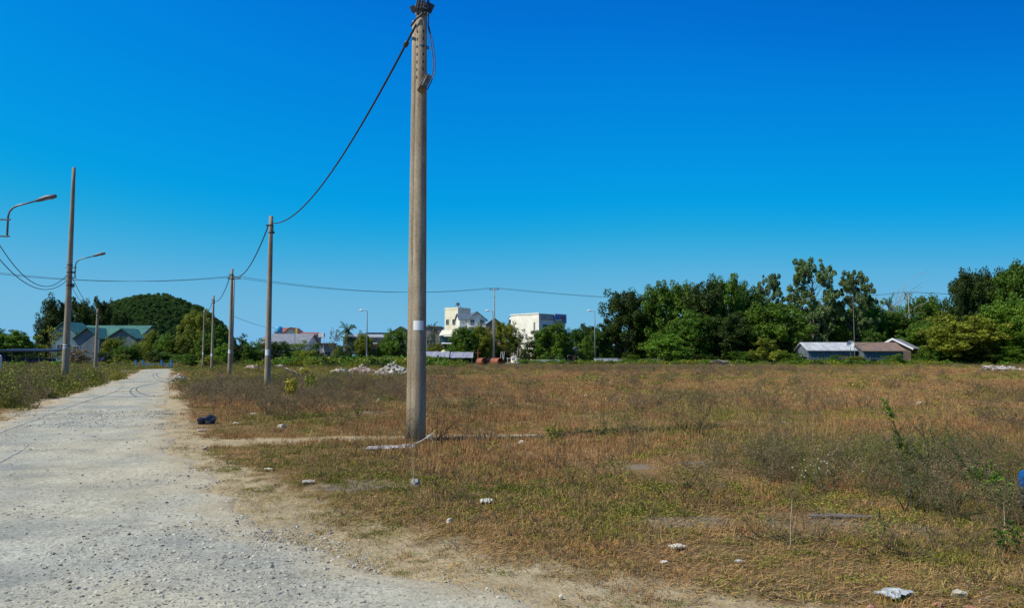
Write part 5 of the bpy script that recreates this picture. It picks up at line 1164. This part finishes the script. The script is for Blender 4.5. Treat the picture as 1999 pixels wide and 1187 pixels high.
for s in (-1, 1):
    za, zb = Zp(680, Y), Zp(663, Y); k_ = (zb-za)/3.2; m.add([(0, -4.28, zb-.15), (s*3.7, -4.28, za-.5*k_-.15), (s*3.7, -4.28, za-.5*k_+.25), (0, -4.28, zb+.25), (0, -4.2, zb-.15), (s*3.7, -4.2, za-.5*k_-.15), (s*3.7, -4.2, za-.5*k_+.25), (0, -4.2, zb+.25)], [(0, 1, 2, 3), (4, 7, 6, 5), (0, 4, 5, 1), (3, 2, 6, 7), (1, 5, 6, 2)])
m.build('gable_trim', whiteplate, rt); windows(rt, [(-1.4, 1.8, 1, .9)], 'f', 3.75); m = MB(); m.box((1.2, -3.8, 1), (.9, .1, 2)); m.build('door', doorm, rt)
q = P(1660, 672, 143); rt = empty('satellite_dish', (q.x, 143, 0), 'white satellite dish between the pale and rusty sheds', 'satellite dish'); m = MB(); m.tube([(0, 0, 0), (0, 0, q.z-.3)], .05, 6); m.build('mast', steel, rt)
m = MB(); n_ = 16; vs = [(0, .15, q.z)]+[(.75*math.cos(k*2*math.pi/n_), -.12, q.z+.72*math.sin(k*2*math.pi/n_)) for k in range(n_)]+[(0, .2, q.z)]+[(.75*math.cos(k*2*math.pi/n_), -.08, q.z+.72*math.sin(k*2*math.pi/n_)) for k in range(n_)]
m.add(vs, [(0, 1+k, 1+(k+1) % n_) for k in range(n_)]+[(n_+1, n_+2+(k+1) % n_, n_+2+k) for k in range(n_)]); m.tube([(0, .1, q.z-.6), (0, -.6, q.z)], .03, 5); m.build('dish', whiteplate, rt)
q = P(1665, 580, 146); rt = empty('antenna_mast', (q.x, 146, 0), 'thin tall antenna mast in front of the second eucalyptus', 'mast'); m = MB(); m.tube([(0, 0, 0), (0, 0, q.z)], .05, 6); m.build('mast', palebark, rt); m = MB(); [m.box((0, 0, q.z-.3-k*.35), (1.2-.2*k, .04, .04)) for k in range(3)]; m.build('antenna', steel, rt)

# ------------------------------------------------------------ near plants
def plant(px, py, items, label, cat, mat, name, leaf, seed, stemr=.008, yscale=1, depth=1, child=4, group=None, density=1.0):
    """items: (dx, dz) stem tips in pixels from the base, drawn as leaning leafy stems"""
    x, y, z = gpt(px, py); s = y/F; rt = empty(name, (x, y, z-.02), label, cat, group); r = np.random.default_rng(seed)
    st = MB(); lf = MB(); tn = []; t2 = []
    for dx, dz in items:
        p = Vector((r.normal()*.05, r.normal()*.08, 0)); e = Vector((dx*s, r.normal()*.15*abs(dz)*s, dz*s)); pts = []
        for i in range(8):
            t_ = i/7; q = p.lerp(e, t_); q.x += math.sin(t_*3.1)*.02*dx*s; q.z += math.sin(t_*3.14)*.04*dz*s; pts.append(q+Vector((r.normal(), r.normal(), 0))*.008)
        st.tube(pts, list(np.linspace(stemr, stemr*.4, 8)), 5)
        for k in range(int(130*density*e.length)):
            t_ = r.uniform(.12, 1)**.8; i = min(6, int(t_*7)); q = pts[i].lerp(pts[i+1], t_*7-i)
            add_leaf(lf, q+Vector((r.normal(), r.normal(), r.normal()))*leaf*.5, leaf*r.uniform(.5, 1.2), r, t2)
        for k in range(child):
            t_ = r.uniform(.2, .8); q = pts[int(t_*7)]; nd = ((e-p).normalized()+Vector((r.normal()*.6, r.normal()*.6, .2))).normalized(); e2 = q+nd*e.length*.3
            st.tube([q, q.lerp(e2, .5)+Vector((0, 0, .01)), e2], [stemr*.5, stemr*.4, stemr*.2], 4)
            for kk in range(int(22*density*e.length)): add_leaf(lf, q.lerp(e2, r.random())+Vector((r.normal(), r.normal(), r.normal()))*leaf*.4, leaf*r.uniform(.5, 1), r, t2)
    st.build('stem', simple('weed_stem', (.14, .11, .06), (.08, .06, .035), 5), rt)
    o = lf.build('foliage', mat, rt); addattr(o.data, 'tone', t2); return rt
GW = 'tall weeds at the right of the foreground'
plant(1800, 945, [(-66, 165), (-50, 120), (-35, 95)], 'tall leaning weed with a bright green tip above the field', 'weed', LM['deep'], 'tall_weed', .035, 1, group=GW)
# its bright tip
pt_ = bpy.data.objects['tall_weed']; m = MB(); t2 = []; r = np.random.default_rng(5)
yy0 = pt_.location.y; s_ = yy0/F
for k in range(120): 
    t_ = r.random(); add_leaf(m, Vector(((-68+16*t_)*s_, 0, (170-38*t_)*s_))+Vector((r.normal(), r.normal(), r.normal()))*.014, .035, r, t2)
o = m.build('leafy_tip', LM['bright'], pt_); addattr(o.data, 'tone', t2)
plant(1835, 960, [(-60, 110), (-25, 150), (5, 125), (-40, 90)], 'dark branching weed right of the green tipped weed', 'weed', LM['drygrey'], 'tall_weed', .03, 2, group=GW)
plant(1905, 975, [(-10, 140), (-45, 150), (-5, 100), (-38, 105)], 'dark upright weed with knobbly stems near the right edge', 'weed', LM['deep'], 'tall_weed', .026, 3, group=GW)
plant(1960, 985, [(-50, 70), (-35, 45), (-10, 55), (12, 50), (-20, 80)], 'bright green leafy weed at the right edge beside the blue container', 'weed', LM['bright'], 'leafy_weed', .06, 4, group=GW, density=1.6)
plant(1860, 1005, [(-40, 45), (-10, 60), (20, 50), (40, 70)], 'grey green tangled weed under the dark branching weed', 'weed', LM['grey'], 'tall_weed', .03, 5, group=GW)
plant(1770, 1000, [(-40, 60), (-10, 95), (15, 80), (30, 40)], 'thin grey weed left of the dark branching weed', 'weed', LM['grey'], 'tall_weed', .022, 6, group=GW, density=.6)
plant(1610, 960, [(-50, 60), (-20, 80), (10, 70), (30, 60)], 'olive weed dotted with pale flowers left of the tall weeds', 'weed', LM['olive'], 'flowering_weed', .024, 7, group=GW, density=.8)
plant(1725, 1050, [(-40, 40), (-10, 70), (25, 60)], 'small dull weed on the bare grey soil', 'weed', LM['olive'], 'small_weed', .03, 8, group=GW)
plant(1985, 1075, [(-50, 60), (-15, 70), (10, 60)], 'dark green weed at the bottom right edge', 'weed', LM['deep'], 'small_weed', .045, 9, group=GW)
plant(1695, 930, [(-25, 60), (-5, 85), (20, 70), (-40, 40)], 'wispy grey weed behind the bare soil patch', 'weed', LM['grey'], 'tall_weed', .02, 15, group=GW, density=.7)
plant(1930, 925, [(-25, 60), (5, 95), (30, 75), (45, 45)], 'wispy dark weed behind the bright leafy weed', 'weed', LM['grey'], 'tall_weed', .02, 16, group=GW, density=.7)
fl = simple('pale_flower', (.8, .78, .55), None, 5, .6, 0)
rt = bpy.data.objects['flowering_weed']; m = MB(); r = np.random.default_rng(9)
for k in range(26): m.rock((r.normal()*.22-.05, r.normal()*.1, abs(r.normal()*.12)+.22), .010, (1, 1, .6), k)
m.build('flowers', fl, rt)
plant(571, 775, [(-9, 26), (0, 34), (8, 26), (4, 18), (-5, 16)], 'yellow green shrub right of the second pole', 'bush', LM['yellow'], 'yellow_shrub', .13, 10, .02, density=1.6)
plant(604, 778, [(-8, 40), (4, 50), (12, 34), (0, 24)], 'taller sparse green shrub beside the yellow one', 'bush', LM['olive'], 'sparse_shrub', .11, 11, .02, density=1.0)
plant(593, 740, [(-4, 18), (4, 20), (0, 12)], 'small yellow bush on the stone line', 'bush', LM['yellow'], 'yellow_shrub', .15, 12, .02, density=2)
plant(845, 864, [(8, 60), (-5, 40), (22, 50), (40, 40), (30, 25)], 'leafless brown weed at the right foot of the big pole', 'weed', LM['brown'], 'dry_weed', .02, 13, density=.5)
plant(1082, 862, [(-18, 30), (0, 36), (18, 26)], 'green weed tuft in the field right of the big pole', 'weed', LM['olive'], 'green_weed', .05, 14, density=1.3)
plant(1335, 955, [(0, 28), (5, 16)], 'single dark green sprout in the foreground grass', 'weed', LM['deep'], 'green_sprout', .03, 17, density=2)
plant(700, 815, [(-4, 35), (4, 30), (14, 22)], 'green weed sprigs left of the big pole', 'weed', LM['olive'], 'green_weed', .04, 18, density=1)
GD = 'grey dry bushes right of the road'
for i, (px, py, dn, lb) in enumerate(((400, 770, 50, 'grey leafless bush right of the road bend'), (440, 775, 55, 'grey dry bush in front of the third pole'), (490, 790, 50, 'grey dry bush left of the second pole'), (545, 815, 60, 'widest grey dry bush below the second pole'), (620, 800, 45, 'grey dry bush below the yellow shrub'),
      (1650, 800, 40, 'grey dry bush out in the right field'), (1930, 830, 45, 'grey brown dry bush at the right field side'), (1980, 845, 50, 'grey brown dry bush by the right picture edge'))):
    x, y, z = gpt(px, py); rt = empty('dry_bush', (x, y, z), lb, 'bush', GD); m = MB(); tn = []; r = np.random.default_rng(200+i)
    for k in range(26): twig(m, tn, Vector((r.normal()*.35, r.normal()*.3, 0)), Vector((r.normal()*.4, r.normal()*.4, 1)).normalized(), dn*y/F*r.uniform(.4, .85), .010, 2, r, .02)
    o = m.build('twigs', twg, rt); addattr(o.data, 'tone', tn)
for i, (px, py, w_, lb) in enumerate(((1525, 1050, .32, 'dark dry brush tangle left of the bare grey soil'), (1905, 1062, .55, 'brown heap of dry twigs below the bright leafy weed'), (1760, 1075, .3, 'thin dry twig tangle below the bare grey soil'), (880, 975, .3, 'loose dry twigs left of the crumpled tissue'))):
    x, y, z = gpt(px, py); rt = empty('brush_tangle', (x, y, z), lb, 'dry brush', 'dry brush in the foreground grass'); m = MB(); tn = []; r = np.random.default_rng(400+i)
    for k in range(34): twig(m, tn, Vector((r.normal()*w_*.5, r.normal()*w_*.35, 0)), Vector((r.normal(), r.normal()*.7, .45)).normalized(), r.uniform(.15, .4), .005, 1, r)
    o = m.build('twigs', twg, rt); addattr(o.data, 'tone', tn)
# dry stalks in the foreground
GS = 'single dry stalks in the foreground'
for i, (px, py, dx, dz, lb) in enumerate(((1543, 1065, 6, 95, 'tall pale dry stalk left of the bare grey soil'), (808, 940, -5, 75, 'pale bent stalk below the big pole'), (1018, 1010, 1, 30, 'short pale stalk right of the crumpled tissue'), (1963, 1060, 0, 85, 'pale upright stalk near the bottom right edge'), (1400, 905, -8, 60, 'thin dry stalk in the middle of the grass'))):
    x, y, z = gpt(px, py); s = y/F; m = MB(); m.tube([(x, y, z), (x+dx*s*.3, y, z+dz*s*.5), (x+dx*s, y, z+dz*s)], [.005, .004, .002], 5); tag(m.build('dry_stalk', simple('straw', (.5, .42, .28), None, 5)), lb, 'stalk', GS)
# weathered plank on the bare patch and brick bits at the bottom
x, y, z = gpt(1640, 1008); rt = empty('weathered_board', (x, y, z), 'weathered grey boards lying on the bare soil between the weeds', 'board'); m = MB(); m.box((0, 0, .02), (.6, .07, .02), -.12, .05); m.box((.12, .06, .018), (.5, .06, .018), -.2); m.build('board', simple('grey_wood', (.19, .155, .13), (.12, .095, .08), 6, stretch=(1, 8, 8)), rt)
for i, (px, py, w_, lb) in enumerate(((1830, 1180, 30, 'broken orange brick at the bottom edge right of the grey sheet'), (1700, 1184, 20, 'small orange brick bit at the bottom edge under the grey sheet'), (1895, 1186, 26, 'flat orange brick shard below the cream stone'))):
    x, y, z = gpt(px, py); m = MB(); m.rock((x, y, z+.015), w_/2*y/F, (1, .7, .35), 90+i); tag(m.build('brick_piece', simple('orange_brick', (.42, .2, .12), (.3, .15, .1), 8)), lb, 'brick', 'brick bits at the bottom edge')
# blue and black container cut by the right picture edge
x, y, z = gpt(2034, 1022); rt = empty('container', (x, y, z), 'blue and black rounded container cut off by the right picture edge', 'container')
s = y/F; m = MB(); m.lathe((0, 0, 0), [(.13, 0), (.15, .02), (.165, 68*s)], 24); m.build('body', blackp, rt, smooth=True)
m = MB(); m.lathe((0, 0, 68*s), [(.165, 0), (.178, .03), (.178, .12), (.16, .17), (.10, .20), (.02, .21)], 24); m.build('lid', simple('blue_plastic', (.01, .09, .26), (.008, .06, .2), 3, .35, 0), rt, smooth=True)
m = MB(); m.lathe((0, 0, 68*s-.01), [(.17, 0), (.184, .005), (.184, .035), (.17, .04)], 24); m.build('rim', darkst, rt, smooth=True)
print('objects', len(bpy.data.objects))
